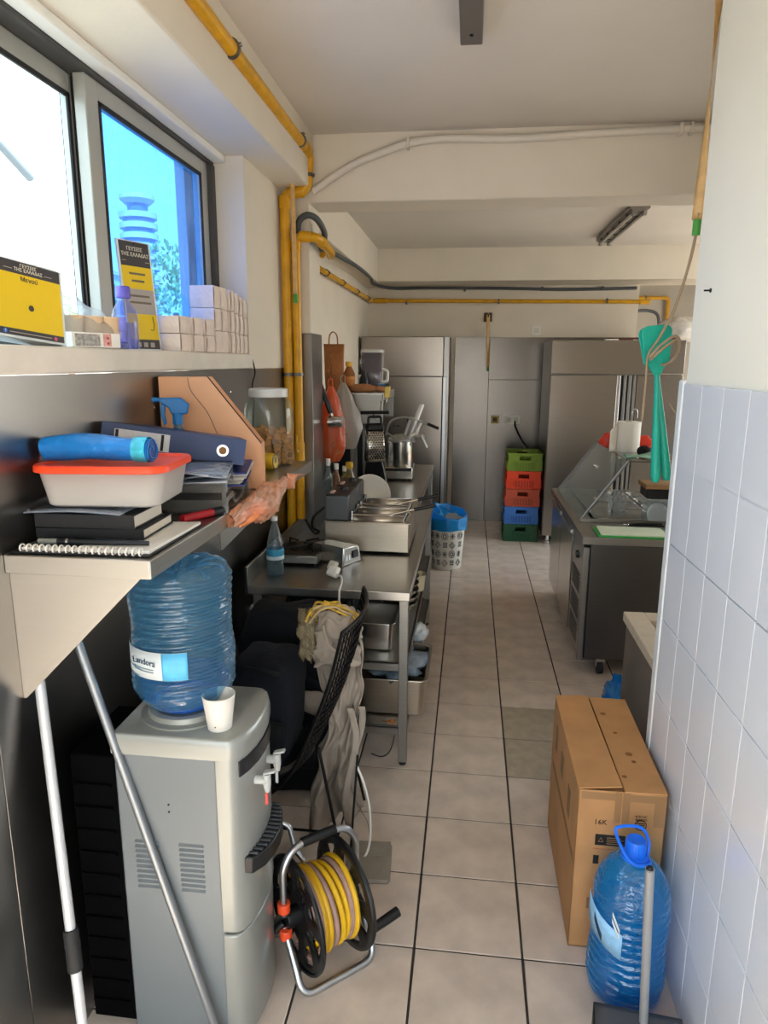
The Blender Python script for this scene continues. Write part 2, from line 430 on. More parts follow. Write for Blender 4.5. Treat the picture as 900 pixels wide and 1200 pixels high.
def wall_back():
    o = sroot('wall_back', (0.3, YB, 0))
    MB().box(-1.4, 1.77, YB, YB+.2, -.1, ZC).build('wall_body', plaster, o, smooth=0)
    for x0, x1, z0, z1 in ((-.19, .20, 0, 2.13), (.202, .90, 1.66, 2.13), (.202, .90, 0, 1.658), (.902, 1.77, 0, 2.13)):
        MB().box(x0, x1, YB-.014, YB, z0, z1).build('steel_panel', steel('back_panel_steel', (.42, .40, .38), .26, (.6, .6, 1.2), .03, .001), o, bevel=.002)
    MB().box(1.6, 3.8, 9.1, 9.25, -.1, ZC).build('recess_wall', mat('recess_paint', '#b3ada2', .85, var=.04), o, smooth=0)
    MB().box(1.77, 1.80, YB, 9.1, -.1, ZC).build('recess_side', plaster, o, smooth=0)
wall_back()
# ---- parts of the room outside the frame that let the daylight in
def outer_shell():
    o = sroot('wall_far_right', (3.7, 5.5, 0)); m = MB()
    m.box(3.6, 3.8, 2.3, 4.2, -.1, ZC); m.box(3.6, 3.8, 7.6, 9.3, -.1, ZC); m.box(3.6, 3.8, 4.2, 7.6, -.1, .5); m.box(3.6, 3.8, 4.2, 7.6, 2.7, ZC)
    m.build('wall_body', plaster, o, smooth=0)
    structure(MB().box(XR+.17, 3.8, 2.12, 2.30, -.1, ZC).build('wall_return', plaster, smooth=0))
    o = sroot('wall_front', (-.2, -1.1, 0)); m = MB()
    m.box(-1.4, -1.0, -1.2, -1.0, -.1, ZC); m.box(.6, .9, -1.2, -1.0, -.1, ZC); m.box(-1.0, .6, -1.2, -1.0, 2.5, ZC)
    m.build('wall_body', plaster, o, smooth=0)
outer_shell()
structure(MB().box(-300, 300, -300, 300, -.4, -.15).build('ground', mat('street', '#8f8a82', .9, var=.1, scale=.2), smooth=0))
# ================================================================== pipes, conduits, lamps
def clamp(parent, c, axis, r, arm):
    """pipe clamp: ring around the pipe and a stud to the wall"""
    m = MB(); C = Vector(c); A = Vector(axis).normalized()
    m.tube([C-A*.009, C+A*.009], r+.006, 14)
    e = C+Vector(arm); m.cyl(C, e, .005, 8); d = Vector(arm).normalized()
    m.tube([C+d*(r+.004), C+d*(r+.016)], .011, 8); m.tube([C-d*(r+.004), C-d*(r+.012)], .008, 8)
    m.build('clamp', mat('clamp_steel', '#6d6a64', .4, .9), parent)
def sleeve(parent, a, b, r): MB().tube([a, b], r, 16).build('coupling', yellowpipe, parent)
t = thing('gas_pipe', 'thick yellow gas pipe along the window beam, dropping into the corner', 'pipe', (-1.005, 3.83, .30), world=True)
MB().tube(fillet([(-.832,-1.0,2.912),(-.868,3.83,2.905),(-.884,3.83,2.722),(-1.006,3.83,2.716),(-1.006,3.83,.30)], .05, 5), .026, 16).build('pipe', yellowpipe, t)
for a, b in (((-.867,3.70,2.905),(-.868,3.80,2.905)),((-.876,3.83,2.86),(-.878,3.83,2.83)),((-.90,3.83,2.722),(-.985,3.83,2.718)),((-1.006,3.83,2.70),(-1.006,3.83,2.64))): sleeve(t, a, b, .030)
for y in (-.3, 1.2, 2.60, 3.62): clamp(t, (-.832-.036*(y+1.0)/4.8, y, 2.909), (0,1,0), .027, (-.04,0,-.012) if y < 3 else (-.02,0,-.03))
clamp(t, (-.880, 3.83, 2.80), (0,0,1), .027, (-.09,0,0)); clamp(t, (-1.006, 3.83, 1.78), (0,0,1), .027, (0,.08,0)); clamp(t, (-1.006,3.83,1.2), (0,0,1), .027, (0,.08,0))
t = thing('gas_pipe', 'yellow gas pipe rising in the corner and running round to the back wall', 'pipe', (-.957, 3.845, .96), world=True)
MB().tube(fillet([(-.955,3.845,.96),(-.955,3.845,2.505),(-.835,3.845,2.498),(-.830,4.20,2.47),(-.86,4.32,2.47)], .05, 5), .024, 16).build('pipe', yellowpipe, t)
MB().tube(fillet([(-.90,4.30,2.475),(-1.15,4.46,2.53),(-1.15,8.13,2.53),(1.86,8.14,2.505)], .04, 4), .021, 14).build('pipe', yellowpipe, t)
for a, b in (((-.955,3.845,2.43),(-.955,3.845,2.48)),((-.93,3.845,2.503),(-.87,3.845,2.50)),((-.8335,3.93,2.49),(-.832,4.0,2.485)),((-1.15,7.85,2.53),(-1.15,8.08,2.53)),((-1.1,8.13,2.53),(-.98,8.13,2.53)),((1.80,8.14,2.505),(1.90,8.14,2.505)),((-.955,3.845,1.40),(-.955,3.845,1.30))): sleeve(t, a, b, .029)
for y in (5.6, 6.3, 7.1, 7.8): clamp(t, (-1.15, y, 2.53), (0,1,0), .022, (-.05,0,0))
for x in (-.75, .28, 1.45): clamp(t, (x, 8.135, 2.515), (1,0,0), .022, (0,.06,0))
clamp(t, (-.957, 3.845, 1.78), (0,0,1), .025, (0,.075,0))
MB().tube([(-.955,3.845,1.36),(-.955,3.79,1.36)], .011, 10).build('valve', chrome, t)
MB().obox((-.955,3.78,1.40), (.012,.01,.10)).build('valve_handle', yellowpipe, t, bevel=.003)
t = thing('gas_pipe', 'short yellow pipe bent down in the recess beyond the back wall', 'pipe', (2.2, 9.05, 1.9), world=True)
MB().tube(fillet([(1.80,9.04,2.62),(2.33,9.04,2.62),(2.33,9.04,1.9)], .05), .022, 12).build('pipe', yellowpipe, t)
clamp(t, (2.06, 9.04, 2.62), (1,0,0), .023, (0,.05,0))
condw = mat('white_conduit', '#d2cabd', .5)
t = thing('cable_conduit', 'painted cable conduit curving up across the face of the cross beam', 'conduit', (0, YC-.03, 2.70), world=True)
pp = spline([(-.865,3.892,2.735),(-.78,3.892,2.79),(-.64,3.892,2.865),(-.49,3.892,2.918),(-.36,3.892,2.955),(-.18,3.892,2.972),(.2,3.892,2.962),(.6,3.892,2.975),(1.1,3.892,2.982),(2.2,3.892,2.985)], 6)
MB().tube(pp, .020, 10).build('conduit', condw, t)
for x, z in ((-.36,2.955),(.99,2.981),(1.04,2.982)): MB().box(x-.008, x+.008, 3.866, 3.922, z-.026, z+.026).build('saddle', condw, t, bevel=.004)
greyc = mat('grey_conduit', '#4b4e50', .55)
t = thing('cable_conduit', 'dark grey flexible conduit looping over the column and along the back wall', 'conduit', (-.9, 4.0, 2.4), world=True)
pp = spline([(-.950,3.89,2.50),(-.945,3.885,2.58),(-.90,3.88,2.615),(-.85,3.90,2.60),(-.83,4.0,2.55),(-.845,4.05,2.50),(-.87,4.12,2.48),(-.875,4.3,2.52),(-.99,4.6,2.60),(-1.0,5.2,2.61),(-1.0,6.2,2.65),(-1.03,7.2,2.675),(-1.06,7.7,2.665),(-.9,8.14,2.665),(-.5,8.15,2.665),(.4,8.15,2.655),(1.0,8.15,2.64),(1.76,8.16,2.65)], 8)
MB().tube(pp, .017, 10).build('conduit', greyc, t)
for x in (-.1, .75, 1.4): MB().box(x-.012, x+.012, 8.13, 8.2, 2.63, 2.67).build('clip', greyc, t)
t = thing('cable_conduit', 'dark conduit curling down in the recess above the tall fridge', 'conduit', (1.9, 8.4, 2.1), world=True)
MB().tube(spline([(1.79,8.35,2.42),(1.95,8.4,2.43),(2.06,8.4,2.38),(2.09,8.4,2.20),(2.08,8.4,2.10)], 6), .018, 8).build('conduit', greyc, t)

def batten(label, x, y0, y1, w):
    t = thing('fluorescent_lamp', label, 'lamp', (x, (y0+y1)/2, ZC-.075), world=True)
    body = mat('lamp_housing', '#8b8680', .5, .3)
    MB().prism([(x-w/2, ZC-.001),(x+w/2, ZC-.001),(x+w/2, ZC-.035),(x+w*.3, ZC-.05),(x-w*.3, ZC-.05),(x-w/2, ZC-.035)], 'y', y0, y1).build('housing', body, t, bevel=.003)
    for s in (-1, 1):
        MB().tube([(x+s*w*.27,y0+.04,ZC-.062),(x+s*w*.27,y1-.04,ZC-.062)], .013, 10).build('tube', mat('lamp_tube_off', '#b8b3aa', .3), t)
        for y in (y0+.03, y1-.03): MB().box(x+s*w*.27-.014, x+s*w*.27+.014, y-.02, y+.02, ZC-.08, ZC-.04).build('socket', body, t, bevel=.003)
    for k in range(5):
        y = y0+.2+(y1-y0-.4)*k/4; MB().box(x-w*.45, x+w*.45, y-.012, y+.012, ZC-.056, ZC-.04).build('bracket', mat('lamp_bracket', '#55514c', .5, .3), t)
batten('unlit fluorescent batten on the ceiling of the back room', 1.22, 5.75, 7.2, .15)
t = thing('fluorescent_lamp', 'grey end of the ceiling batten right above the near aisle', 'lamp', (-.035, 2.1, ZC-.07), world=True)
MB().box(-.075, .005, 1.45, 2.82, ZC-.05, ZC).build('housing', mat('lamp_housing2', '#77706a', .5, .4), t, bevel=.004)
MB().box(-.073, .003, 2.82, 2.835, ZC-.045, ZC).build('end_cap', mat('lamp_end_cap', '#a98a5c', .6), t, bevel=.002)
MB().lathe([(0,-.054),(.006,-.054),(.006,-.049),(0,-.049)], (-.035, 2.74, ZC), 8).build('screw', blackm, t)

# amber sticky fly strips
amber = mat('amber_fly_paper', '#c7a066', .35, var=.2, scale=20)
greencap = mat('green_cap', '#3f8f3a', .5)
def fly_strip(label, top, bot, w, twist):
    t = thing('fly_strip', label, 'fly strip', bot, world=True)
    T, B = Vector(top), Vector(bot)
    def fn(u, v):
        a = .3+twist*v; c = T.lerp(B, v); k = (u-.5)*w
        return (c.x+math.cos(a)*k, c.y+math.sin(a)*k, c.z)
    MB().surf(fn, 4, 28).build('strip', amber, t, solid=.001, smooth=180)
    d = (T-B).normalized(); MB().tube([B-d*.045, B], .012, 10).build('cap', greencap, t)
    MB().cyl(T, T+d*.02, .003, 6).build('string', whitep, t)
fly_strip('long amber fly strip hanging in front of the yellow corner pipes', (-.945, 3.76, 2.93), (-.94, 3.76, 2.20), .024, .5)
fly_strip('amber fly strip hanging at the end of the white wall on the right', (.675, 2.36, 3.0), (.672, 2.36, 2.28), .034, 2.2)
fly_strip('thin amber fly strip hanging on the steel back panel', (.17, 8.10, 2.37), (.185, 8.10, 1.80), .04, .4)
t = thing('wall_hook', 'small dark hook plate on the white back wall above the fly strip', 'hook', (.17, 8.2, 2.31), world=True)
MB().box(.125, .215, 8.185, 8.2, 2.30, 2.40).build('plate', mat('hook_bronze', '#4a3a26', .5, .5), t, bevel=.004)
MB().tube([(.17,8.19,2.35),(.17,8.10,2.35),(.17,8.10,2.38)], .008, 8).build('hook', blackm, t)

# sockets and switches
def socket(label, c, w, h, face, holes, name='wall_socket', m=whitep, cat='socket'):
    """face: '-y' (on the back wall) or '+x' (on the left wall)"""
    t = thing(name, label, cat, (c[0], c[1], c[2]-h/2), world=True)
    x, y, z = c
    if face == '-y':
        MB().box(x-w/2, x+w/2, y-.012, y, z-h/2, z+h/2).build('plate', m, t, bevel=.003)
        for k in range(holes):
            cx = x+(k-(holes-1)/2)*w/holes
            MB().box(cx-w/holes*.28, cx+w/holes*.28, y-.015, y-.011, z-h*.28, z+h*.28).build('outlet', offwhite if m is whitep else mat('outlet_brown', '#4a3c1e', .5), t, bevel=.002)
    else:
        MB().box(x, x+.012, y-w/2, y+w/2, z-h/2, z+h/2).build('plate', m, t, bevel=.003)
        for k in range(holes):
            cy = y+(k-(holes-1)/2)*w/holes
            MB().box(x+.011, x+.014, cy-w/holes*.28, cy+w/holes*.28, z-h*.28, z+h*.28).build('outlet', offwhite, t, bevel=.002)
    return t
socket('white double socket on the steel back panel with a black plug lead', (.492, YB-.014, 1.205), .165, .09, '-y', 2)
socket('small yellowed socket box on the steel back panel', (.291, YB-.014, 1.205), .09, .09, '-y', 1, m=mat('yellowed_plastic', '#b9a45a', .5))
socket('square white switch high on the white back wall', (.712, YB, 2.205), .10, .10, '-y', 1, name='wall_switch', cat='switch')
socket('white double socket on the steel wall under the work table', (XL+.004, 3.17, .64), .13, .085, '+x', 2)
tag(MB().tube(spline([(.52,YB-.03,1.19),(.53,YB-.06,1.12),(.60,8.0,.98),(.70,7.8,.87),(.74,7.6,.84)], 6), .011, 8).build('power_cable', black), 'black power lead drooping from the double socket to the fridge', 'cable')
tag(MB().tube(spline([(XL+.006,3.262,1.87),(XL+.020,3.262,1.80),(XL+.012,3.24,1.74),(XL+.014,3.25,1.66),(XL+.010,3.235,1.55),(XL+.012,3.23,1.44)], 6), .004, 6).build('power_cable', black), 'thin black cable hanging down from the end of the window sill', 'cable')

# ================================================================== things on the window sill
ZS = 1.885
charcoal = mat('charcoal_print', '#3a3638', .5); sign_y = mat('yellow_print', '#e2bf0e', .5); sign_g = mat('grey_print', '#a79f99', .6)
acry = mat('acrylic', '#d9e0e4', .15, var=.03)
white_ink = mat('white_ink', '#d8d3c4', .6)
def sill_sign(label, base, size, rot, tall):
    W, H = size
    t = thing('menu_sign', label, 'sign', base, rot)
    MB().box(-W/2-.004, W/2+.004, -.004, .004, 0, H).build('holder', acry, t, bevel=.001)
    MB().prism([(-.004, 0),(.055, 0),(.055, .003),(.0, .003)], 'x', -W/2, W/2).build('foot', acry, t)
    def panel(n, z0, z1, m, x0=-W/2+.004, x1=W/2-.004): return MB().box(x0, x1, -.0055, -.004, z0, z1).build(n, m, t)
    R = (math.radians(90), 0, 0)
    if not tall:
        panel('footer', .006, .022, charcoal); panel('body', .022, H-.034, sign_y); panel('header', H-.034, H-.004, charcoal)
        text('lettering', 'ΓΕΥΣΕΙΣ', .0115, white_ink, t, (0, -.006, H-.013), R); text('lettering', 'ΤΗΣ ΕΛΛΑΔΑΣ', .0115, white_ink, t, (0, -.006, H-.0235), R)
        for s in (-1, 1): MB().box(s*.056-.011, s*.056+.011, -.0062, -.005, H-.0242, H-.0235).build('rule', white_ink, t)
        text('lettering', 'Μενού', .0155, charcoal, t, (0, -.006, H-.045), R)
        a = MB(); a.lathe([(.0055,-.0062),(.0075,-.0062),(.0075,-.005),(.0055,-.005)], (0,0,.078), 16, axis='y'); a.build('emblem', charcoal, t)
        MB().lathe([(0,-.0063),(.0055,-.0063),(.0055,-.005),(0,-.005)], (-W/2+.018,0,.0135), 16, axis='y').build('icon', mat('icon_blue', '#2b6fd0', .5), t)
        text('lettering', 'f', .011, white_ink, t, (-W/2+.018, -.0066, .0135), R)
        MB().lathe([(0,-.0063),(.005,-.0063),(.005,-.005),(0,-.005)], (W/2-.03,0,.013), 16, axis='y').build('icon', mat('icon_pink', '#c9567f', .5), t)
        MB().box(-W/2+.03, W/2-.042, -.006, -.005, .0122, .0142).build('rule', sign_g, t)
    else:
        panel('footer', .004, .036, charcoal); panel('body', .036, .122, sign_y); panel('notice', .122, .205, sign_g); panel('body', .205, .280, sign_y); panel('header', .280, H-.004, charcoal)
        text('lettering', 'ΓΕΥΣΕΙΣ', .017, white_ink, t, (0, -.006, H-.028), R); text('lettering', 'ΤΗΣ ΕΛΛΑΔΑΣ', .017, white_ink, t, (0, -.006, H-.047), R)
        for s in (-1, 1): MB().box(s*.050-.008, s*.050+.008, -.0062, -.005, H-.068, H-.067).build('rule', white_ink, t)
        MB().lathe([(0,-.0063),(.004,-.0063),(.004,-.005),(0,-.005)], (0,0,H-.010), 10, axis='y').build('hang_hole', black, t)
        for z, w in ((.256, .07), (.232, .055), (.182, .085), (.160, .095)): MB().box(-w/2, w/2, -.006, -.005, z-.0035, z+.0035).build('rule', mat('faint_print', '#6f6454', .7), t)
        MB().tube([(.045,-.006,.115),(.048,-.006,.085),(.042,-.006,.068),(.030,-.006,.070)], .0012, 5).build('arrow', charcoal, t)
        for x in (-.03, 0, .03): MB().box(x-.009, x+.009, -.006, -.005, .010, .026).build('rule', sign_g, t)
    return t
sill_sign('square yellow and black menu sign leaning at the left end of the sill', (-1.085, 1.655, ZS+.012), (.19, .19), (math.radians(-7), math.radians(6.5), math.radians(72)), False)
sill_sign('tall narrow yellow and grey notice standing beside the purple capped bottle', (-1.135, 2.375, ZS+.001), (.135, .365), (math.radians(-5), 0, math.radians(68)), True)
clearp = clear('clear_plastic', '#eef4f6', 1., .18, '#e6eef2', .12, bump=.5, bscale=30)
def bottle_purple():
    t = thing('spirit_bottle', 'clear bottle with purple cap and label on the window sill', 'bottle', (-1.085, 2.14, ZS))
    MB().lathe([(.036,0),(.040,.006),(.040,.095),(.036,.118),(.022,.140),(.017,.150),(.017,.158)], n=24).build('body', clear('lilac_clear', '#dfe2f6', 1., .10, '#b9b6e4', .06), t)
    MB().lathe([(0,.004),(.035,.004),(.035,.080),(0,.080)], n=20).build('liquid', clear('lilac_liquid', '#dcdcf6', .6, .2, '#c3c0ea', .1), t)
    MB().lathe([(.021,.155),(.022,.158),(.022,.188),(.020,.191),(0,.191)], n=24).build('cap', mat('purple_cap', '#5f55b4', .4), t, bevel=.001)
    def lab(u, v): a = math.radians(-130+70*u); return (.0408*math.cos(a), .0408*math.sin(a), .022+.075*v)
    MB().surf(lab, 10, 3).build('label', mat('purple_label', '#7d78c9', .5, var=.35, scale=40), t, solid=.0006)
bottle_purple()
def cup_bag():
    t = thing('cup_package', 'plastic bag of stacked disposable cups beside the square menu sign', 'cups', (-1.10, 1.905, ZS+.0), (0, 0, math.radians(62)))
    beige = mat('beige_cup', '#d9b791', .5)
    for x, m in ((-.075, whitep), (-.015, beige), (.045, beige), (.10, beige)):
        MB().lathe([(.024,.0),(.031,.085),(.0325,.085),(.0325,.089),(.029,.089),(.022,.003),(0,.003)], (x, .015, .0), 18).build('cup', m, t)
    def fn(u, v):
        a = 2*math.pi*u; q = v*math.pi/2
        k = 1+.10*noise.noise(Vector((math.cos(a)*2, math.sin(a)*2, v*3)))
        return (.005+.135*math.cos(a)*math.cos(q)**.5*k, .015+.042*math.sin(a)*math.cos(q)**.5*k, .030+(.085+.035*math.cos(a-2.2))*math.sin(q)*k)
    MB().surf(fn, 30, 12, cu=True).build('bag', clear('bag_film', '#f2f6f8', 1., .32, '#f0f4f6', .12, bump=.6, bscale=30), t, smooth=180)
cup_bag()
def small_box():
    t = thing('carton', 'small printed white carton lying in front of the bagged cups', 'carton', (-1.050, 1.885, ZS), (0, 0, math.radians(72)))
    MB().box(-.095, .075, -.022, .022, 0, .040).build('body', paperw, t, bevel=.002)
    MB().box(-.085, .0, -.0228, -.0218, .004, .036).build('print', mat('grey_fine_print', '#9d9a96', .8, var=.5, scale=120), t)
    MB().box(.012, .040, -.0229, -.0218, .004, .038).build('print', mat('red_print', '#c9968e', .8, var=.3, scale=60), t)
    for z in (.012, .026): MB().lathe([(0,-.0236),(.004,-.0236),(.004,-.022),(0,-.022)], (.028,0,z), 8, axis='y').build('dot', mat('red_dot', '#a3323a', .6), t)
small_box()
napm = mat('napkin_paper', '#e0d0c4', .9, var=.06, scale=20, bump=.25, bscale=90)
def napkin(label, c, size, rz, group):
    w, d, h = size
    m = MB(); n = 7
    for k in range(n):
        z0 = h*k/n; q = .0025*math.sin(k*2.1); m.box(-w/2+q, w/2+q, -d/2, d/2, z0+.0004, z0+h/n-.0004)
    pr = [(-d/2, .0), (-d/2-.004, h*.3), (-d/2-.004, h*.7), (-d/2, h)]
    o = MB().surf(lambda u, v: (((u-.5)*w), -d/2-.010*math.sin(math.pi*v)**.6*(1-.5*abs(2*u-1)), h*v), 5, 6)
    o.surf(lambda u, v: (((u-.5)*w), d/2+.008*math.sin(math.pi*v)**.6, h*v), 5, 6)
    o.surf(lambda u, v: (-w/2-.008*math.sin(math.pi*v)**.6*(1-.5*abs(2*u-1)), (u-.5)*d, h*v), 5, 6); o.surf(lambda u, v: (w/2+.010*math.sin(math.pi*v)**.6*(1-.6*abs(2*u-1)), (u-.5)*d, h*v), 5, 6)
    o.box(-w/2+.001, w/2-.001, -d/2+.001, d/2-.001, .0005, h-.0005)
    ob = o.build('napkin_pack', napm, None)
    ob.location = (c[0], c[1], c[2]+.0); ob.rotation_euler = (0, 0, rz+random.uniform(-.05, .05))
    return tag(ob, label, 'napkins', group)
for r in range(2):
    for k in range(3):
        napkin('%s napkin pack of the low row, %s' % (['lower', 'upper'][r], ['next to the tall notice', 'in the middle', 'at the far end'][k]), (-1.095+.01*k, 2.505+k*.098, ZS+r*.063), (.11, .088, .061), .0, 'low row of napkin packs')
for r in range(3):
    for k in range(2):
        napkin('wide napkin pack in the %s layer of the tall stack, %s one' % (['bottom', 'middle', 'top'][r], ['nearer', 'farther'][k]), (-1.095, 2.86+k*.078, ZS+r*.089), (.10, .074, .087), 0, 'wide packs of the tall stack')
    for k in range(4):
        napkin('narrow napkin pack in the %s layer of the tall stack, %s from the wall corner' % (['bottom', 'middle', 'top'][r], ['fourth', 'third', 'second', 'first'][k]), (-1.085, 3.015+k*.056, ZS+r*(.089-.003*k)), (.10, .042, .086-.003*k), 0, 'narrow packs of the tall stack')
for k in range(4):
    napkin('thin loose napkin bundle at the sill edge, %s counted from the tall notice' % ['first', 'second', 'third', 'fourth'][k], (-1.046, 2.62+k*.05, ZS), (.035, .035, .062-.006*k), .1*k, 'loose napkin bundles in front')
# ================================================================== wall shelf and what lies on it
SZ, SX0, SX1, SY0, SY1 = 1.42, XL+.004, -.69, 1.395, 2.99
t = thing('wall_shelf', 'stainless steel wall shelf with triangular bracket under the window', 'shelf', (-.86, 2.2, 1.06), world=True)
MB().box(SX0, SX1, SY0, SY1, SZ-.012, SZ).build('top', ST, t, bevel=.0015)
shelf_face = steel('shelf_lip_steel', (.78, .76, .72), .45, (2, 2, 20), .015, .001)
MB().box(SX0, SX1, SY0-.002, SY0+.012, SZ-.044, SZ-.0005).build('end_lip', shelf_face, t, bevel=.002)
MB().box(SX1-.012, SX1+.002, SY0, SY1, SZ-.044, SZ-.0005).build('front_lip', ST, t, bevel=.002)
MB().box(SX0, SX1, SY1-.012, SY1+.002, SZ-.044, SZ-.0005).build('end_lip', ST, t, bevel=.002)
for y in (SY0+.012, 2.75): MB().prism([(SX0, SZ-.046),(SX1-.030, SZ-.046),(SX1-.035, SZ-.052),(SX0+.008, 1.062),(SX0, 1.062)], 'y', y, y+.006).build('bracket', shelf_face, t, bevel=.001)
# -- spiral notebook
t = thing('spiral_notebook', 'open spiral notebook lying flat at the near edge of the shelf', 'notebook', (-.86, 1.56, SZ+.001), world=True)
MB().hexa([(-1.025,1.405,SZ+.002),(-.700,1.415,SZ+.002),(-.700,1.73,SZ+.002),(-1.02,1.70,SZ+.002),(-1.025,1.405,SZ+.005),(-.700,1.415,SZ+.005),(-.700,1.73,SZ+.005),(-1.02,1.70,SZ+.005)]).build('cover', black, t)
MB().hexa([(-1.01,1.420,SZ+.005),(-.705,1.428,SZ+.005),(-.702,1.725,SZ+.005),(-1.01,1.69,SZ+.005),(-1.01,1.420,SZ+.012),(-.705,1.428,SZ+.012),(-.702,1.725,SZ+.012),(-1.01,1.69,SZ+.012)]).build('pages', paperw, t, bevel=.001)
MB().box(-1.005, -.88, 1.435, 1.68, SZ+.0122, SZ+.0135).build('page_block', mat('dark_page', '#26282d', .6), t)
for k in range(19):
    x = -1.005+k*.0158; MB().tube([(x+.007*0+.004*math.cos(a)*0, 1.418+.0095*math.cos(a), SZ+.0115+.0085*math.sin(a)) for a in [i*math.pi/5 for i in range(10)]], .0021, 6, closed=True).build('ring', whitep, t)
# -- pen (knife-like marker pen) on the notebook
t = thing('pen', 'dark ballpoint pen lying across the spiral notebook', 'pen', (-.86, 1.46, SZ+.0125), world=True)
MB().tube([(-.975,1.452,SZ+.0195),(-.91,1.455,SZ+.0195),(-.905,1.455,SZ+.0195),(-.80,1.462,SZ+.0195),(-.725,1.468,SZ+.019)], [.006,.0062,.0066,.0066,.005], 12).build('barrel', mat('dark_pen', '#22252a', .35), t)
MB().tube([(-.985,1.4515,SZ+.0195),(-.94,1.4535,SZ+.0195)], .0068, 12).build('cap', mat('grey_pen_cap', '#80857f', .35), t)
MB().tube([(-.918,1.4545,SZ+.0195),(-.912,1.4548,SZ+.0195)], .0085, 12).build('collar', chrome, t)
# -- two black notebooks stacked, a brochure on top
pg = mat('page_edge', '#cfc6b8', .8, var=.1, scale=60, stretch=(1, 1, 30))
def book(label, c, w, d, h, rz, cm, name='notebook'):
    t = thing(name, label, 'notebook', c, (0, 0, rz))
    MB().box(-w/2, w/2, -d/2, d/2, 0, .003).build('cover', cm, t, bevel=.001); MB().box(-w/2, w/2, -d/2, d/2, h-.003, h).build('cover', cm, t, bevel=.001)
    MB().box(-w/2, w/2, -d/2-.001, -d/2+.004, .0, h).build('spine', cm, t, bevel=.0015)
    MB().box(-w/2+.004, w/2-.004, -d/2+.004, d/2-.005, .003, h-.003).build('pages', pg, t)
bk = mat('black_leatherette', '#15161a', .5, bump=.1, bscale=200)
book('lower of two black notebooks stacked on the spiral notebook', (-.895, 1.60, SZ+.0138), .265, .19, .026, math.radians(3), bk)
book('upper thicker black notebook under the brochure', (-.900, 1.585, SZ+.041), .245, .175, .034, math.radians(2), bk)
t = thing('brochure', 'glossy grey folded brochure on top of the black notebooks', 'brochure', (-.925, 1.565, SZ+.0758), (0, 0, math.radians(2)))
MB().surf(lambda u, v: (-.115+.235*u, -.082+.165*v, .003+.006*math.sin(math.pi*u)*(1-v*.7)), 10, 6).build('cover', mat('glossy_grey_print', '#6f7986', .2, var=.4, scale=8, coat=.6), t, solid=.004)
# -- food tub with orange lid
def rrect(w, d, r, n=5):
    out = []
    for cx, cy, a0 in ((w/2-r, d/2-r, 0), (-w/2+r, d/2-r, 90), (-w/2+r, -d/2+r, 180), (w/2-r, -d/2+r, 270)):
        for k in range(n+1):
            a = math.radians(a0+90*k/n); out.append((cx+r*math.cos(a), cy+r*math.sin(a)))
    return out
def loft(rings, cap0=True, cap1=True):
    """rings: list of (poly, z)"""
    m = MB(); n = len(rings[0][0]); vs = []; fs = []
    for poly, z in rings: vs += [(x, y, z) for x, y in poly]
    for i in range(len(rings)-1):
        for k in range(n): fs.append((i*n+k, i*n+(k+1)%n, (i+1)*n+(k+1)%n, (i+1)*n+k))
    if cap0: fs.append(tuple(range(n-1, -1, -1)))
    if cap1: fs.append(tuple((len(rings)-1)*n+k for k in range(n)))
    return m.add(vs, fs)
TBZ = SZ+.092
t = thing('food_tub', 'translucent plastic tub with orange lid on the black notebooks', 'tub', (-.868, 1.615, TBZ), (0, 0, math.radians(6)))
tubm = mat('translucent_plastic', '#c9c5c0', .35, var=.03, scale=5, trans=.35, ior=1.2)
loft([(rrect(.255,.205,.03), 0),(rrect(.268,.215,.035), .004),(rrect(.300,.240,.04), .088)], True, False).build('tub', tubm, t, solid=.002)
MB().box(-.115,.115,-.09,.09,.004,.05).build('contents', mat('pale_contents', '#9c948c', .8, var=.2, scale=10), t, bevel=.02)
orangep = mat('orange_plastic', '#e8471f', .4)
loft([(rrect(.306,.246,.042), .080),(rrect(.322,.262,.048), .083),(rrect(.322,.262,.048), .094),(rrect(.316,.256,.046), .099),(rrect(.286,.226,.04), .099),(rrect(.282,.222,.04), .094)]).build('lid', orangep, t)
# -- roll of blue bags on the tub
t = thing('bag_roll', 'roll of blue plastic bags lying on the orange lid', 'bag roll', (-.885, 1.565, TBZ+.100), (0, 0, math.radians(-1)))
blueb = mat('blue_film', '#1878c8', .3, var=.12, scale=18, bump=.4, bscale=50)
def rollf(u, v):
    a = 2*math.pi*v; x = -.135+.275*u; r = .029+.0022*math.sin(a*3+u*9)+.003*math.sin(u*5)
    return (x, r*math.cos(a), .030+r*math.sin(a)+.004*math.sin(u*3.2))
MB().surf(rollf, 22, 20, cv=True).build('film', blueb, t, smooth=180)
MB().surf(lambda u, v: (.137, .0285*u*math.cos(2*math.pi*v), .030+.0285*u*math.sin(2*math.pi*v)), 4, 20, cv=True).build('roll_end', mat('blue_film_dark', '#0d3f86', .5), t)
MB().surf(lambda u, v: (-.132, .028*u*math.cos(2*math.pi*v), .030+.028*u*math.sin(2*math.pi*v)), 4, 20, cv=True).build('roll_end', MATS['blue_film_dark'], t)
MB().tube([(.139+.0*a, (.004+.0032*a)*math.cos(a), .030+(.004+.0032*a)*math.sin(a)) for a in [k*.4 for k in range(18)]], .0011, 5).build('wound_edge', blueb, t)
MB().surf(lambda u, v: (.098+.034*u, .0305*math.cos(2*math.pi*v), .030+.0305*math.sin(2*math.pi*v)+.003*math.sin((.85)*3.2)), 3, 20, cv=True).build('band', mat('cyan_band', '#3fb6cf', .4, var=.25, scale=50), t, smooth=180)
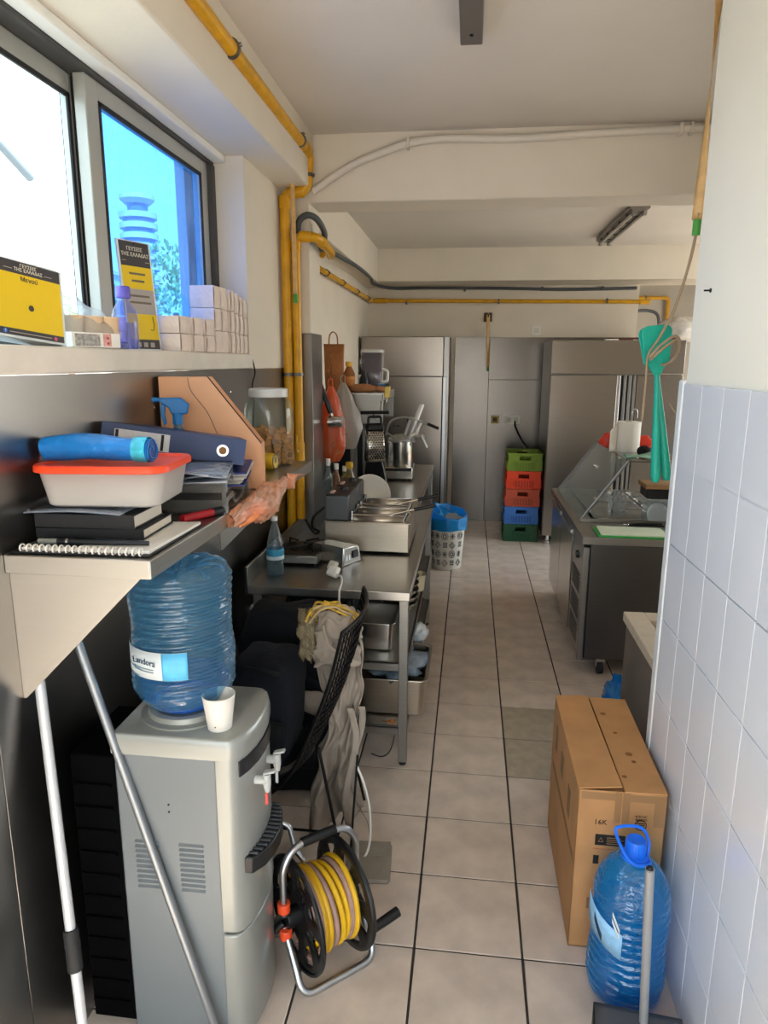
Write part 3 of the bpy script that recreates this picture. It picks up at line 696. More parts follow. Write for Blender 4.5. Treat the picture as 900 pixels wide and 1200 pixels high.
# -- letter tray, papers, folders, binder behind the tub
wiret = clear('smoke_acrylic', '#c9c9c6', 1., .25, '#bdbab4', .1)
t = thing('letter_tray', 'clear acrylic letter tray stack holding papers in the middle of the shelf', 'letter tray', (-.86, 2.02, SZ+.001), (0, 0, math.radians(8)))
for z in (.002, .062):
    MB().box(-.135, .155, -.17, .17, z, z+.003).build('tray_floor', wiret, t)
    for s in (-1, 1): MB().box(-.135, .155, s*.17-.0015, s*.17+.0015, z, z+.038).build('tray_wall', wiret, t)
    MB().tube(fillet([(.157,-.17,z+.002),(.157,-.168,z+.04),(.157,-.10,z+.045),(.157,-.06,z+.012),(.157,.06,z+.012),(.157,.10,z+.045),(.157,.168,z+.04),(.157,.17,z+.002)], .015), .0035, 6).build('rim', clearp, t)
for x in (-.13, .15):
    for s in (-1, 1): MB().box(x-.006, x+.006, s*.172-.003, s*.172+.003, 0, .10).build('post', wiret, t)
def sheets(name, label, c, w, d, n, rz, m, cat='papers', tilt=(0, 0), th=.0016):
    t = thing(name, label, cat, c, (tilt[0], tilt[1], rz))
    for k in range(n):
        a = random.uniform(-.06, .06); dx = random.uniform(-.008, .008)
        R = Matrix.Rotation(a, 3, 'Z'); P = [R @ Vector(p) + Vector((dx, 0, 0)) for p in ((-w/2,-d/2,0),(w/2,-d/2,0),(w/2,d/2,0),(-w/2,d/2,0))]
        z = k*(th+.0006)
        MB().hexa([(p.x,p.y,z) for p in P]+[(p.x,p.y,z+th) for p in P]).build('sheet', m[k % len(m)] if isinstance(m, list) else m, t)
    return t
sheets('papers', 'loose white papers in the lower letter tray', (-.855, 2.0, SZ+.0065), .24, .29, 5, math.radians(10), [paperw, sign_g, paperw])
blued = mat('blue_card', '#233a86', .5, bump=.05); navy = mat('navy_board', '#17305c', .42, bump=.08, bscale=120)
t = thing('folder', 'blue cardboard folder bulging with papers on the upper letter tray', 'folder', (-.83, 2.08, SZ+.0665), (0, 0, math.radians(14)))
MB().hexa([(-.14,-.15,0),(.14,-.15,0),(.14,.15,0),(-.14,.15,0),(-.14,-.15,.003),(.14,-.15,.003),(.14,.15,.003),(-.14,.15,.003)]).build('cover', blued, t)
for k in range(7): MB().obox((.004*k-.005, 0, .006+k*.0042), (.26, .28, .002), (0, 0, .02*math.sin(k*2))).build('sheet', [paperw, pg, sign_g][k % 3], t)
MB().hexa([(-.14,-.15,.036),(.145,-.15,.036),(.145,.15,.036),(-.14,.15,.036),(-.14,-.15,.039),(.145,-.15,.039),(.145,.15,.039),(-.14,.15,.039)]).build('cover', blued, t)
t = thing('plastic_sleeves', 'crinkled clear plastic sleeves with papers beside the bag roll', 'sleeves', (-.80, 1.80, SZ+.108), (0, 0, math.radians(12)))
sl = clear('sleeve_film', '#e9edf2', 1., .35, '#c4cad4', .12, bump=.8, bscale=18)
for k in range(4):
    MB().surf(lambda u, v: (-.15+.30*u, -.08+.17*v, .010*k+.008*math.sin(7*u+k*2)*math.sin(3*v+k)+.006), 14, 8).build('sleeve', sl if k % 2 else mat('sleeve_paper', '#aeb3bd', .5, var=.4, scale=14), t, solid=.001, smooth=180)
t = thing('ring_binder', 'dark slim ring binder underneath the navy lever arch binder', 'binder', (-.86, 1.935, SZ+.112), (0, math.radians(3), math.radians(20)))
MB().box(-.165, .165, -.11, .13, 0, .003).build('cover', mat('dark_navy_board', '#161a2c', .45), t); MB().box(-.165, .165, -.11, .13, .036, .039).build('cover', MATS['dark_navy_board'], t)
MB().box(-.165, .165, -.112, -.108, 0, .039).build('spine', MATS['dark_navy_board'], t); MB().box(-.155, .155, -.10, .12, .004, .034).build('pages', pg, t)
t = thing('lever_arch_binder', 'navy lever arch binder lying on its side with a white spine label', 'binder', (-.845, 1.90, SZ+.158), (math.radians(-4), math.radians(9), math.radians(22)))
BW = .40
MB().box(-BW/2, BW/2, -.003, .0, 0, .075).build('spine', navy, t, bevel=.001)
MB().box(-BW/2, BW/2, -.003, .26, .073, .0762).build('cover', navy, t, bevel=.001); MB().box(-BW/2, BW/2, -.003, .26, 0, .0032).build('cover', navy, t, bevel=.001)
MB().box(-BW/2+.01, BW/2-.012, .012, .245, .004, .060).build('pages', pg, t)
MB().box(-BW/2+.035, -BW/2+.185, -.0045, -.003, .012, .062).build('spine_label', mat('ruled_label', '#c9cbce', .6, var=.15, scale=60, stretch=(30, 1, 1)), t)
for x in (-BW/2+.042, -BW/2+.165): MB().box(x-.004, x+.004, -.0052, -.004, .014, .060).build('label_mark', ink, t)
MB().lathe([(.011,-.0055),(.0175,-.0055),(.0175,-.002),(.011,-.002)], (BW/2-.065,0,.037), 24, axis='y', cap=False).build('finger_ring', chrome, t)
MB().lathe([(0,-.0036),(.012,-.0036),(.012,-.0028),(0,-.0028)], (BW/2-.065,0,.037), 20, axis='y').build('finger_hole', mat('hole_board', '#8b6038', .7), t)
# -- magazine file (peach board), spray bottle, jar, can
t = thing('magazine_file', 'peach coloured board magazine file with sloping front', 'magazine file', (-.868, 2.29, SZ+.002), (0, 0, math.radians(10)))
peach = mat('peach_board', '#dba57e', .7, var=.08, scale=4)
prof = [(-.165,0),(.165,0),(.165,.155),(-.005,.376),(-.165,.376)]
for y in (-.04, .04): MB().prism(prof, 'y', y-.0015, y+.0015).build('side', peach, t)
MB().box(-.166,-.163,-.04,.04,0,.376).build('back', peach, t); MB().box(-.165,.165,-.04,.04,0,.003).build('bottom', peach, t); MB().box(.163,.166,-.04,.04,0,.155).build('front', peach, t)
MB().tube([(.165,-.042,.157),(-.005,-.042,.378)], .002, 6).build('edge', black, t)
MB().tube(spline([(-.07,-.0425,.375),(-.06,-.046,.33),(-.01,-.046,.26),(.03,-.046,.17),(.09,-.046,.12)], 6), .0012, 5).build('string', mat('grey_string', '#6c675c', .8), t)
t = thing('spray_bottle', 'blue trigger spray bottle standing behind the navy binder', 'spray bottle', (-.925, 2.13, SZ+.0), (0, 0, math.radians(195)))
tb = mat('blue_trigger', '#0f6fb4', .4)
MB().lathe([(.030,0),(.034,.005),(.034,.12),(.026,.155),(.014,.185),(.013,.20)], (0,.0,.04), 20).build('bottle', clear('spray_bottle_plastic', '#9fc6e6', 1., .3, '#7fb0d8'), t)
MB().lathe([(.034,.0),(.034,.045),(0,.045)], n=16).build('base', MATS['spray_bottle_plastic'], t)
MB().lathe([(.0165,.232),(.0165,.262),(.012,.268)], n=16).build('collar', tb, t)
MB().prism([(-.030,.264),(.018,.264),(.026,.284),(.055,.304),(.055,.316),(-.012,.316),(-.038,.294)], 'y', -.011, .011).build('head', tb, t, bevel=.004)
MB().prism([(.024,.294),(.036,.288),(.040,.262),(.034,.236),(.043,.228),(.052,.262),(.050,.296)], 'y', -.006, .006).build('trigger', tb, t, bevel=.002)
MB().lathe([(0,.055),(.007,.055),(.009,.075),(0,.075)], (0,0,.309), 10, axis='x').build('nozzle', tb, t)
glass = clear('jar_glass', '#e8eee9', 1., .05, '#dfe8e2', .03, ior=1.5)
t = thing('glass_jar', 'big glass jar with white lid, half full of toasted bread cubes', 'jar', (-.845, 2.875, SZ+.001))
t.scale = (1.12, 1.12, 1.12)
MB().lathe([(0,.003),(.085,.003),(.092,.012),(.092,.205),(.085,.235),(.066,.252),(.066,.262)], n=32, cap=False).build('glass', glass, t)
MB().lathe([(.069,.252),(.073,.254),(.073,.280),(.070,.284),(0,.284)], n=32).build('lid', mat('white_lid', '#c9c9c4', .4), t, bevel=.001)
crm = mat('toasted_bread', '#b57f48', .85, var=.3, scale=40, bump=.4, bscale=120, rand=.25)
cm = MB().obox((0,0,0), (.026,.024,.022)).build('bread_cube', crm, t, bevel=.003)
k = 0
for lay in range(7):
    for rr, cnt in ((.02, 3), (.048, 8), (.073, 13)):
        if lay == 6 and rr > .05: continue
        for q in range(cnt):
            o = cm if k == 0 else cm.copy()
            if k: COL.objects.link(o)
            a = 2*math.pi*q/cnt+lay*.5+rr*20; o.location = (rr*math.cos(a), rr*math.sin(a), .018+lay*.0175+random.uniform(-.004,.004)); o.rotation_euler = (random.random()*3, random.random()*3, random.random()*3); k += 1
t = thing('drink_can', 'yellow can lying on its side at the far end of the shelf', 'can', (-.84, 2.72, SZ+.034), (0, 0, math.radians(-8)))
t.scale = (1.18, 1.18, 1.18)
MB().lathe([(0,-.058),(.022,-.058),(.028,-.050),(.028,.046),(.024,.055)], (0,0,0), 24, axis='x').build('body', mat('yellow_can', '#cfa91e', .35, .3, var=.06), t)
MB().lathe([(.0235,.053),(.025,.056),(.025,.058),(.022,.058),(.021,.054),(0,.054)], (0,0,0), 24, axis='x').build('rim', chrome, t)
MB().obox((.056,0,.006), (.002,.012,.020)).build('pull_tab', chrome, t)
t = thing('marker_pen', 'red marker with black cap lying beside the lower letter tray', 'marker', (-.735, 1.80, SZ+.0125), (0, 0, math.radians(62)))
MB().tube([(-.06,0,0),(.045,0,0)], .0115, 12).build('barrel', mat('red_plastic', '#a01820', .35), t); MB().tube([(.045,0,0),(.085,0,0),(.095,0,0)], [.0122,.0122,.009], 12).build('cap', black, t)
t = thing('plastic_bag', 'crumpled orange plastic bag spilling over the shelf edge', 'plastic bag', (-.665, 2.18, SZ-.080), (0, 0, math.radians(88)))
ofilm = clear('orange_film', '#ffe6d4', 1., .58, '#ffc8a2', .3, bump=.2, bscale=26)
def bagf(u, v):
    a = 2*math.pi*u; x = -.30+.56*v
    q = math.sin(math.pi*min(1, .03+v*.97))**.4*(1-.18*math.sin(v*8))
    k = 1+.30*noise.noise(Vector((math.cos(a)*1.3, math.sin(a)*1.3, v*6)))+.22*noise.noise(Vector((math.cos(a)*3.5, math.sin(a)*3.5, v*18)))+.08*noise.noise(Vector((math.cos(a)*9, math.sin(a)*9, v*40)))
    return (x, .030*math.cos(a)*k*q, .062+.014*math.sin(v*6+1)+.046*q*math.sin(a)*k+.035*(v-.5))
MB().surf(bagf, 56, 80, cu=True).build('film', ofilm, t, smooth=50)
MB().blob((-.12,0,.045), (.13,.020,.026), 16, 10, .5, 4, 3).build('contents', mat('orange_contents', '#ec8a52', .7, var=.3, scale=15), t, smooth=180)
def tail(u, v): return (.24+.07*v, (u-.5)*.05*(1+v)+.01*math.sin(u*9), .085+.03*math.sin(5*u+2*v)-.012*v)
MB().surf(tail, 14, 8).build('flap', ofilm, t, solid=.0006, smooth=50)
# ================================================================== water dispenser with its bottle and cup
def dispenser():
    t = thing('water_dispenser', 'silver grey water dispenser with louvred side and two taps', 'water dispenser', (-.74, 1.70, 0), world=True)
    sil = mat('silver_plastic', '#90938f', .32, .3, var=.03, scale=3, coat=.2); gry = mat('grey_painted_metal', '#70777b', .42, .2, var=.05, scale=2)
    F = [(-.602,1.548),(-.585,1.552),(-.572,1.562),(-.556,1.60),(-.546,1.65),(-.543,1.70),(-.546,1.75),(-.556,1.80),(-.572,1.838),(-.585,1.848),(-.602,1.852)]
    MB().box(-.905, -.62, 1.552, 1.848, .03, .85).build('side_panel', gry, t, bevel=.006)
    MB().prism([(-.63,1.548)]+F+[(-.63,1.852)], 'z', .36, .855).build('front_shell', sil, t, bevel=.005)
    MB().prism([(-.63,1.549)]+[(x-.004, y) for x, y in F]+[(-.63,1.851)], 'z', .03, .352).build('lower_door', sil, t, bevel=.005)
    full = [(-.907,1.546)]+[(x+.004, 1.70+(y-1.70)*1.012) for x, y in F]+[(-.907,1.854)]
    ins = lambda q: [((x+.74)*q-.74, (y-1.70)*q+1.70) for x, y in full]
    loft([(ins(1.0), .848),(ins(1.006), .858),(ins(1.006), .882),(ins(.985), .897),(ins(.955), .903)]).build('top_cap', sil, t, smooth=60)
    MB().lathe([(.122,.9025),(.122,.908),(.104,.910),(.100,.922),(.085,.924),(.085,.915),(.0,.912)], (-.757,1.695,0), 36).build('bottle_seat', mat('seat_grey', '#94978f', .35, .2), t)
    for gx in (-.829, -.705):
        for k in range(10):
            z = .470+k*.0145
            MB().prism([(1.5535, z),(1.5535, z+.010),(1.5455, z+.003)], 'x', gx-.034, gx+.034).build('louvre', gry, t, bevel=.001)
    for z in (.715, .695): MB().lathe([(0,1.5505),(.003,1.5505),(.003,1.554),(0,1.554)], (-.761,0,z), 8, axis='y').build('screw', blackm, t)
    dk = mat('smoked_strip', '#22252a', .25)
    def strip(u, v): a = -math.radians(64)+u*math.radians(128); return (-.660+.1195*math.cos(a)-.0, 1.70+.148*math.sin(a)/math.sin(math.radians(64))*.9, .795+.045*v)
    MB().prism([(-.575,1.568),(-.566,1.566),(-.552,1.60),(-.541,1.65),(-.538,1.70),(-.541,1.75),(-.552,1.80),(-.575,1.83)], 'z', .797, .838).build('indicator_strip', dk, t)
    clr = mat('tap_grey', '#a5a9a8', .3)
    for y, lev in ((1.635, mat('red_lever', '#c7403c', .4)), (1.735, mat('blue_lever', '#9aa3a8', .4))):
        tap = MB().tube([(-.55,y,.752),(-.515,y,.752)], .012, 14).build('tap', clr, t, bevel=.002)
        MB().tube([(-.516,y,.770),(-.516,y,.738),(-.515,y,.720)], [.011,.011,.007], 14).build('spout', clr, tap)
        MB().obox((-.508,y,.776), (.034,.018,.007), (0,math.radians(-15),0)).build('lever', clr, tap, bevel=.003)
        MB().obox((-.517,y-.003,.702), (.008,.007,.034)).build('lever_tip', lev, tap, bevel=.002)
    tray = MB().prism([(-.60,1.575),(-.545,1.575),(-.520,1.61),(-.507,1.655),(-.503,1.70),(-.507,1.745),(-.520,1.79),(-.545,1.825),(-.60,1.825)], 'z', .520, .566).build('drip_tray', mat('tray_black', '#17181a', .4), t, bevel=.004)
    for k in range(13):
        y = 1.59+k*.018; d = abs(y-1.70)/.125; MB().box(-.575, -.508-.035*d*d, y, y+.008, .566, .571).build('grille_bar', mat('grille_grey', '#3e4145', .4), tray, bevel=.001)
    MB().lathe([(0,0),(.018,0),(.018,-.022),(.012,-.028),(0,-.028)], (-.905,1.70,.27), 12, axis='x').build('rear_tap', whitep, t)
    MB().box(-1.035, -.906, 1.56, 1.83, .04, .83).build('condenser', mat('condenser_black', '#050506', .95, spec=.05), t, bevel=.004)  # matte black block added to stand in for deep shade behind the dispenser
    for k in range(11): MB().tube([(-1.03,1.556,.10+k*.065),(-.92,1.556,.10+k*.065)], .004, 6).build('condenser_coil', MATS['condenser_black'], t)  # ribs of the same black, part of the added shade filler
    for x in (-.88, -.60):
        for y in (1.58, 1.82): MB().lathe([(.018,0),(.018,.03)], (x,y,0), 10).build('foot', dkrub, t)
    t.location = (-.714, 1.640, 0); t.scale = (.965, .965, 1.035)
dispenser()
def water_film(name, col, dcol, df): return clear(name, col, 1., df, dcol, .04, bump=.5, bscale=22, stretch=(1, 1, 2.6), ior=1.6)
wf = water_film('blue_bottle_plastic', '#d0eaf7', '#66b6e2', .22)
wf2 = water_film('deep_blue_bottle_plastic', '#b8e8ff', '#22b0f4', .38)
def ridged(a, z): return 1+.036*math.sin(2*math.pi*z/.020+.9*math.sin(a*2))+.022*noise.noise(Vector((math.cos(a)*2.2, math.sin(a)*2.2, z*14)))
def cooler_bottle():
    t = thing('water_bottle', 'large blue water bottle upside down on the dispenser', 'water bottle', (-.7305, 1.6355, .944))
    t.scale = (.965, .965, .965)
    prof = [(.040,.002),(.050,.010),(.078,.020),(.105,.035),(.124,.055),(.131,.075)]+[(.1335-.006*math.exp(-((z-.25)/.06)**2), z) for z in [.085+.0031*k for k in range(100)]]+[(.130,.398),(.120,.410),(.095,.417),(.060,.410),(.030,.392),(.012,.386),(0,.385)]
    MB().lathe(prof, n=56, fn=lambda a, z: ridged(a, z) if .08 < z < .395 else 1+.01*math.sin(a*9)).build('shell', wf, t, smooth=180)
    MB().lathe([(0,.012),(.048,.014),(.098,.036),(.118,.060),(.118,.092),(0,.092)], n=28).build('water', clear('bottle_water', '#bcdff6', .5, .25, '#3f92e0', .05), t)
    MB().lathe([(.079,.018),(.084,.022),(.090,.030),(.086,.034)], n=36, cap=False).build('neck_ring', mat('blue_ring', '#0f55c4', .3), t)
    for k in range(10):
        a = 2*math.pi*k/10; MB().tube([(.028*math.cos(a),.028*math.sin(a),.394),(.07*math.cos(a),.07*math.sin(a),.414),(.112*math.cos(a),.112*math.sin(a),.4135),(.128*math.cos(a),.128*math.sin(a),.400)], .0035, 6).build('base_rib', wf, t)
    # label wrapped on the near left side
    L = lambda a0, a1, z0, z1, r: (lambda u, v: (r*math.cos(math.radians(a0+(a1-a0)*u)), r*math.sin(math.radians(a0+(a1-a0)*u)), z0+(z1-z0)*v))
    lab = MB().surf(L(-155, -63, .140, .215, .1375), 20, 3).build('label', mat('pale_label', '#cdd6da', .5), t, solid=.0008, smooth=180)
    MB().surf(L(-90, -63, .1405, .2145, .1384), 12, 3).build('label_band', mat('sky_blue_label', '#58b4e2', .5, var=.12, scale=30), lab, solid=.0006, smooth=180)
    lab2 = text('lettering', 'Landora', .024, mat('navy_ink', '#1d3a55', .6), t, (.1392*math.cos(math.radians(-112)), .1392*math.sin(math.radians(-112)), .186), (math.radians(90), 0, math.radians(-22)))
    for z, w in ((.165, .04), (.158, .034)):
        MB().surf(L(-130, -100, z, z+.003, .1385), 8, 2).build('small_print', mat('label_grey', '#7d8c96', .6), lab, solid=.0005)
cooler_bottle()
t = thing('paper_cup', 'white paper cup standing on the corner of the dispenser', 'cup', (-.610, 1.556, .9355))
t.scale = (.965, .965, .965)
MB().lathe([(.0,.003),(.030,.003),(.030,.0),(.0315,.0),(.0425,.090),(.0440,.0925),(.0425,.095),(.0405,.092),(.0295,.006),(0,.006)], n=28).build('cup', mat('cup_paper', '#d6d3cc', .7), t)
MB().lathe([(0,0),(.0018,0),(.0018,-.001),(0,-.001)], (.0,-.0335,.016), 8, axis='y').build('speck', ink, t)
# poles leaning under the shelf
def pole(label, a, b, r, m, grip=None, cat='pole', name='mop_handle'):
    t = thing(name, label, cat, b, world=True); A, B = Vector(a), Vector(b)
    MB().tube([B, A], r, 16).build('pole', m, t); MB().tube([A, A+(A-B).normalized()*.012], [r*1.05, r*.5], 12).build('end_cap', black, t)
    if grip: MB().tube([B.lerp(A, grip[0]+(grip[1]-grip[0])*k/8) for k in range(9)], [r*1.45+.0012*math.sin(k*3) for k in range(9)], 16).build('grip', dkrub, t)
    return t
pole('white mop handle with black foam grip leaning against the steel wall', (-1.012, 1.437, 1.13), (-.868, 1.262, 0), .0125, mat('white_pole', '#c3c6ca', .3, .3), (.345, .435))
pole('thin grey metal pole leaning across the side of the dispenser', (-.997, 1.506, 1.355), (-.600, 1.462, .0), .0115, mat('grey_pole', '#8a8f94', .35, .7))

# ================================================================== wire chair with black bags, apron
t = thing('wire_chair', 'black wire mesh shell chair turned towards the wall', 'chair', (-.58, 2.38, 0), world=True)
sec = spline([(-.86,0,.31),(-.76,0,.285),(-.64,0,.335),(-.535,0,.455),(-.455,0,.625),(-.395,0,.80),(-.352,0,.985)], 6)
def shell(u, v):
    i = u*(len(sec)-1); a = sec[int(i)]; b = sec[min(int(i)+1, len(sec)-1)]; p = a.lerp(b, i-int(i))
    w = 2*v-1; e = w*w
    return Vector((p.x-.04*e*min(1, u*1.5), 2.335+.265*w*(1-.10*u), p.z+.055*e*(1-u)))
m = MB()
for k in range(19): m.tube([shell(j/24, k/18) for j in range(25)], .0032, 5)
for j in range(37): m.tube([shell(j/36, k/12) for k in range(13)], .0032, 5)
w_ = m.build('wire_shell', blackm, t)
MB().tube([shell(j/24, 0) for j in range(25)]+[shell(1, k/12) for k in range(13)]+[shell(1-j/24, 1) for j in range(25)]+[shell(0, 1-k/12) for k in range(13)], .006, 8, closed=True).build('rim', blackm, t)
for sy in (2.20, 2.60):
    MB().tube(fillet([(-.80,sy,.295),(-.84,sy-.02*(1 if sy < 2.4 else -1),0.004),], .02), .006, 8).build('leg', blackm, t)
    MB().tube([(-.50,sy,.50),(-.40,sy-.03*(1 if sy < 2.4 else -1),.004)], .006, 8).build('leg', blackm, t)
    MB().tube([(-.826,sy,.16),(-.436,sy,.16)], .005, 8).build('stretcher', blackm, t)
t = thing('seat_pad', 'round black seat pad on the wire chair', 'cushion', (-.665, 2.27, .385), (0, math.radians(-20), 0))
MB().lathe([(0,0),(.12,.0),(.145,.012),(.150,.025),(.140,.040),(.10,.046),(0,.046)], n=32).build('pad', mat('black_vinyl', '#15171a', .38), t)
def soft_box(name, label, cat, c, size, rot, m, amp=.08, seed=1, extra=None):
    t = thing(name, label, cat, c, rot); sx, sy, sz = size
    def fn(u, v):
        a = 2*math.pi*u; b = (v-.5)*math.pi; q = lambda s, p: math.copysign(abs(s)**p, s)
        d = Vector((q(math.cos(a), .45)*q(math.cos(b), .4), q(math.sin(a), .45)*q(math.cos(b), .4), q(math.sin(b), .45)))
        k = 1+amp*noise.noise(d*2.2+Vector((seed*5, 0, seed)))
        return (d.x*sx/2*k, d.y*sy/2*k, sz/2+d.z*sz/2*k)
    MB().surf(fn, 36, 20, cu=True).build('body', m, t, smooth=180)
    if extra: extra(t)
    return t
def bag_bits(t):
    MB().tube(spline([(-.06,-.13,.40),(.02,-.17,.42),(.07,-.14,.40)], 6), .010, 8).build('handle', blackc, t)
    MB().box(-.11, .11, -.152, -.135, .05, .22).build('pocket', blackc, t, bevel=.02)
    MB().tube([(-.10,-.15,.225),(.10,-.15,.225)], .003, 6).build('zip', black, t)
soft_box('backpack', 'dark navy backpack slumped on the wire chair', 'backpack', (-.735, 2.30, .40), (.25, .28, .42), (0, math.radians(6), 0), mat('navy_cloth', '#10131d', .95, var=.2, scale=30, bump=.25, bscale=250), .07, 2, bag_bits)
soft_box('duffel_bag', 'black cloth bag on the floor behind the wire chair under the table', 'bag', (-.72, 2.735, .0), (.46, .25, .84), (0, 0, .0), blackc, .06, 5, lambda t: MB().tube(spline([(-.16,-.13,.52),(0,-.16,.62),(.16,-.13,.52)], 6), .012, 8).build('handle', blackc, t))
t = thing('cushion', 'pale cushion wedged behind the wire chair', 'cushion', (-.60, 2.565, .44), (0, math.radians(12), 0))
MB().blob((0,0,.04), (.075,.04,.05), 20, 12, .15, 2, 4).build('cushion', mat('pale_cloth', '#aaa094', .9), t, smooth=180)
taupe = mat('taupe_apron_cloth', '#9a8f83', .95, var=.12, scale=8, bump=.2, bscale=200)
t = thing('apron', 'crumpled taupe apron hanging over the back of the wire chair', 'apron', (-.47, 2.38, .05), world=True)
def cloth(u, v):      # v 0 top .. 1 bottom
    xl = [-.51, -.545, -.525, -.505, -.545, -.575, -.585]; xr = [-.405, -.365, -.362, -.385, -.40, -.395, -.39]
    i = v*6; a = int(min(i, 5)); f = i-a; f = f*f*(3-2*f)
    l = xl[a]*(1-f)+xl[a+1]*f; r = xr[a]*(1-f)+xr[a+1]*f
    x = l+(r-l)*u+.014*noise.noise(Vector((v*9, u*2, 4))); z = .955-.885*v-.05*math.sin(u*4+1)*v+.015*noise.noise(Vector((u*5, v*5, 7)))
    y = 2.375+.030*math.sin(u*11+3*noise.noise(Vector((u*2, v*3, 0)))+v*2)*(.4+.6*v)+.055*noise.noise(Vector((u*4, v*6, 1)))+.022*noise.noise(Vector((u*11, v*14, 5)))
    return (x, y, z)
MB().surf(cloth, 60, 90).build('skirt', taupe, t, solid=.003, smooth=180)
def hood(u, v):
    a = math.pi*(-.05+1.1*u); k = 1+.45*noise.noise(Vector((u*4, v*5, 3)))+.18*noise.noise(Vector((u*10, v*12, 8)))
    return (-.462+(.075+.015*v)*math.cos(a)*k, 2.37-.075*math.sin(a)*k*(.45+.55*v), .965-.20*v+.03*noise.noise(Vector((u*6, v*4, 9))))
MB().surf(hood, 48, 36).build('bib', taupe, t, solid=.003, smooth=180)
for q in (0, 1):
    MB().surf(lambda u, v: (-.405+.022*q+.026*(u-.5)+.02*math.sin(v*6+q), 2.315+.02*q+.01*math.sin(v*7), .60-.5*v*(1-.15*q)), 4, 20).build('strap', taupe, t, solid=.003, smooth=180)
MB().tube(spline([(-.50,2.31,.92),(-.47,2.27,.86),(-.41,2.28,.83),(-.39,2.31,.90)], 6), .006, 8).build('neck_loop', taupe, t)
t = thing('rope_bundle', 'bunched yellow braided rope lying on top of the apron', 'rope', (-.48, 2.37, .93), world=True)
yel = mat('yellow_rope', '#c9a23a', .7, var=.35, scale=60)
for k in range(11):
    rr = random.Random(k); j = lambda s: rr.uniform(-s, s)
    MB().tube(spline([(-.555+j(.02),2.34+j(.03),.935+j(.02)),(-.52+j(.02),2.33+j(.03),.985+j(.012)),(-.475+j(.02),2.34+j(.03),.99+j(.012)),(-.43+j(.02),2.35+j(.03),.975+j(.012)),(-.39+j(.015),2.36+j(.02),.94+j(.02))], 6), .0042, 7).build('strand', yel if k % 3 else mat('cream_rope', '#b9a57e', .8), t)
t = thing('plastic_wrap', 'torn clear plastic wrapper hanging at the left of the apron', 'wrapper', (-.555, 2.36, .78), world=True)
def wrap(u, v):
    a = 2*math.pi*u; k = 1+.8*noise.noise(Vector((math.cos(a)*2, math.sin(a)*2, v*6)))+.3*noise.noise(Vector((math.cos(a)*5, math.sin(a)*5, v*14)))
    return (-.565+.034*math.cos(a)*k, 2.36+.034*math.sin(a)*k, .955-.18*v+.04*noise.noise(Vector((math.cos(a)*3, math.sin(a)*3, 2))))
MB().surf(wrap, 32, 24, cu=True).build('film', clear('yellowed_film', '#ece6d6', 1., .3, '#cfc3a4', .15, bump=.9, bscale=25), t, smooth=180, solid=.0008)
tag(MB().tube(spline([(-.38,2.30,.38),(-.35,2.30,.30),(-.33,2.31,.18),(-.33,2.29,.05),(-.36,2.24,.008),(-.42,2.16,.007),(-.50,2.10,.007)], 8), .0045, 7).build('power_cable', whitep), 'thin white cable looping to the floor beside the apron', 'cable')
tag(MB().tube([(-.375,2.30,.42),(-.40,2.28,.03)], .0045, 7).build('strap_cord', black), 'black cord hanging from the apron with a loose end', 'cord')

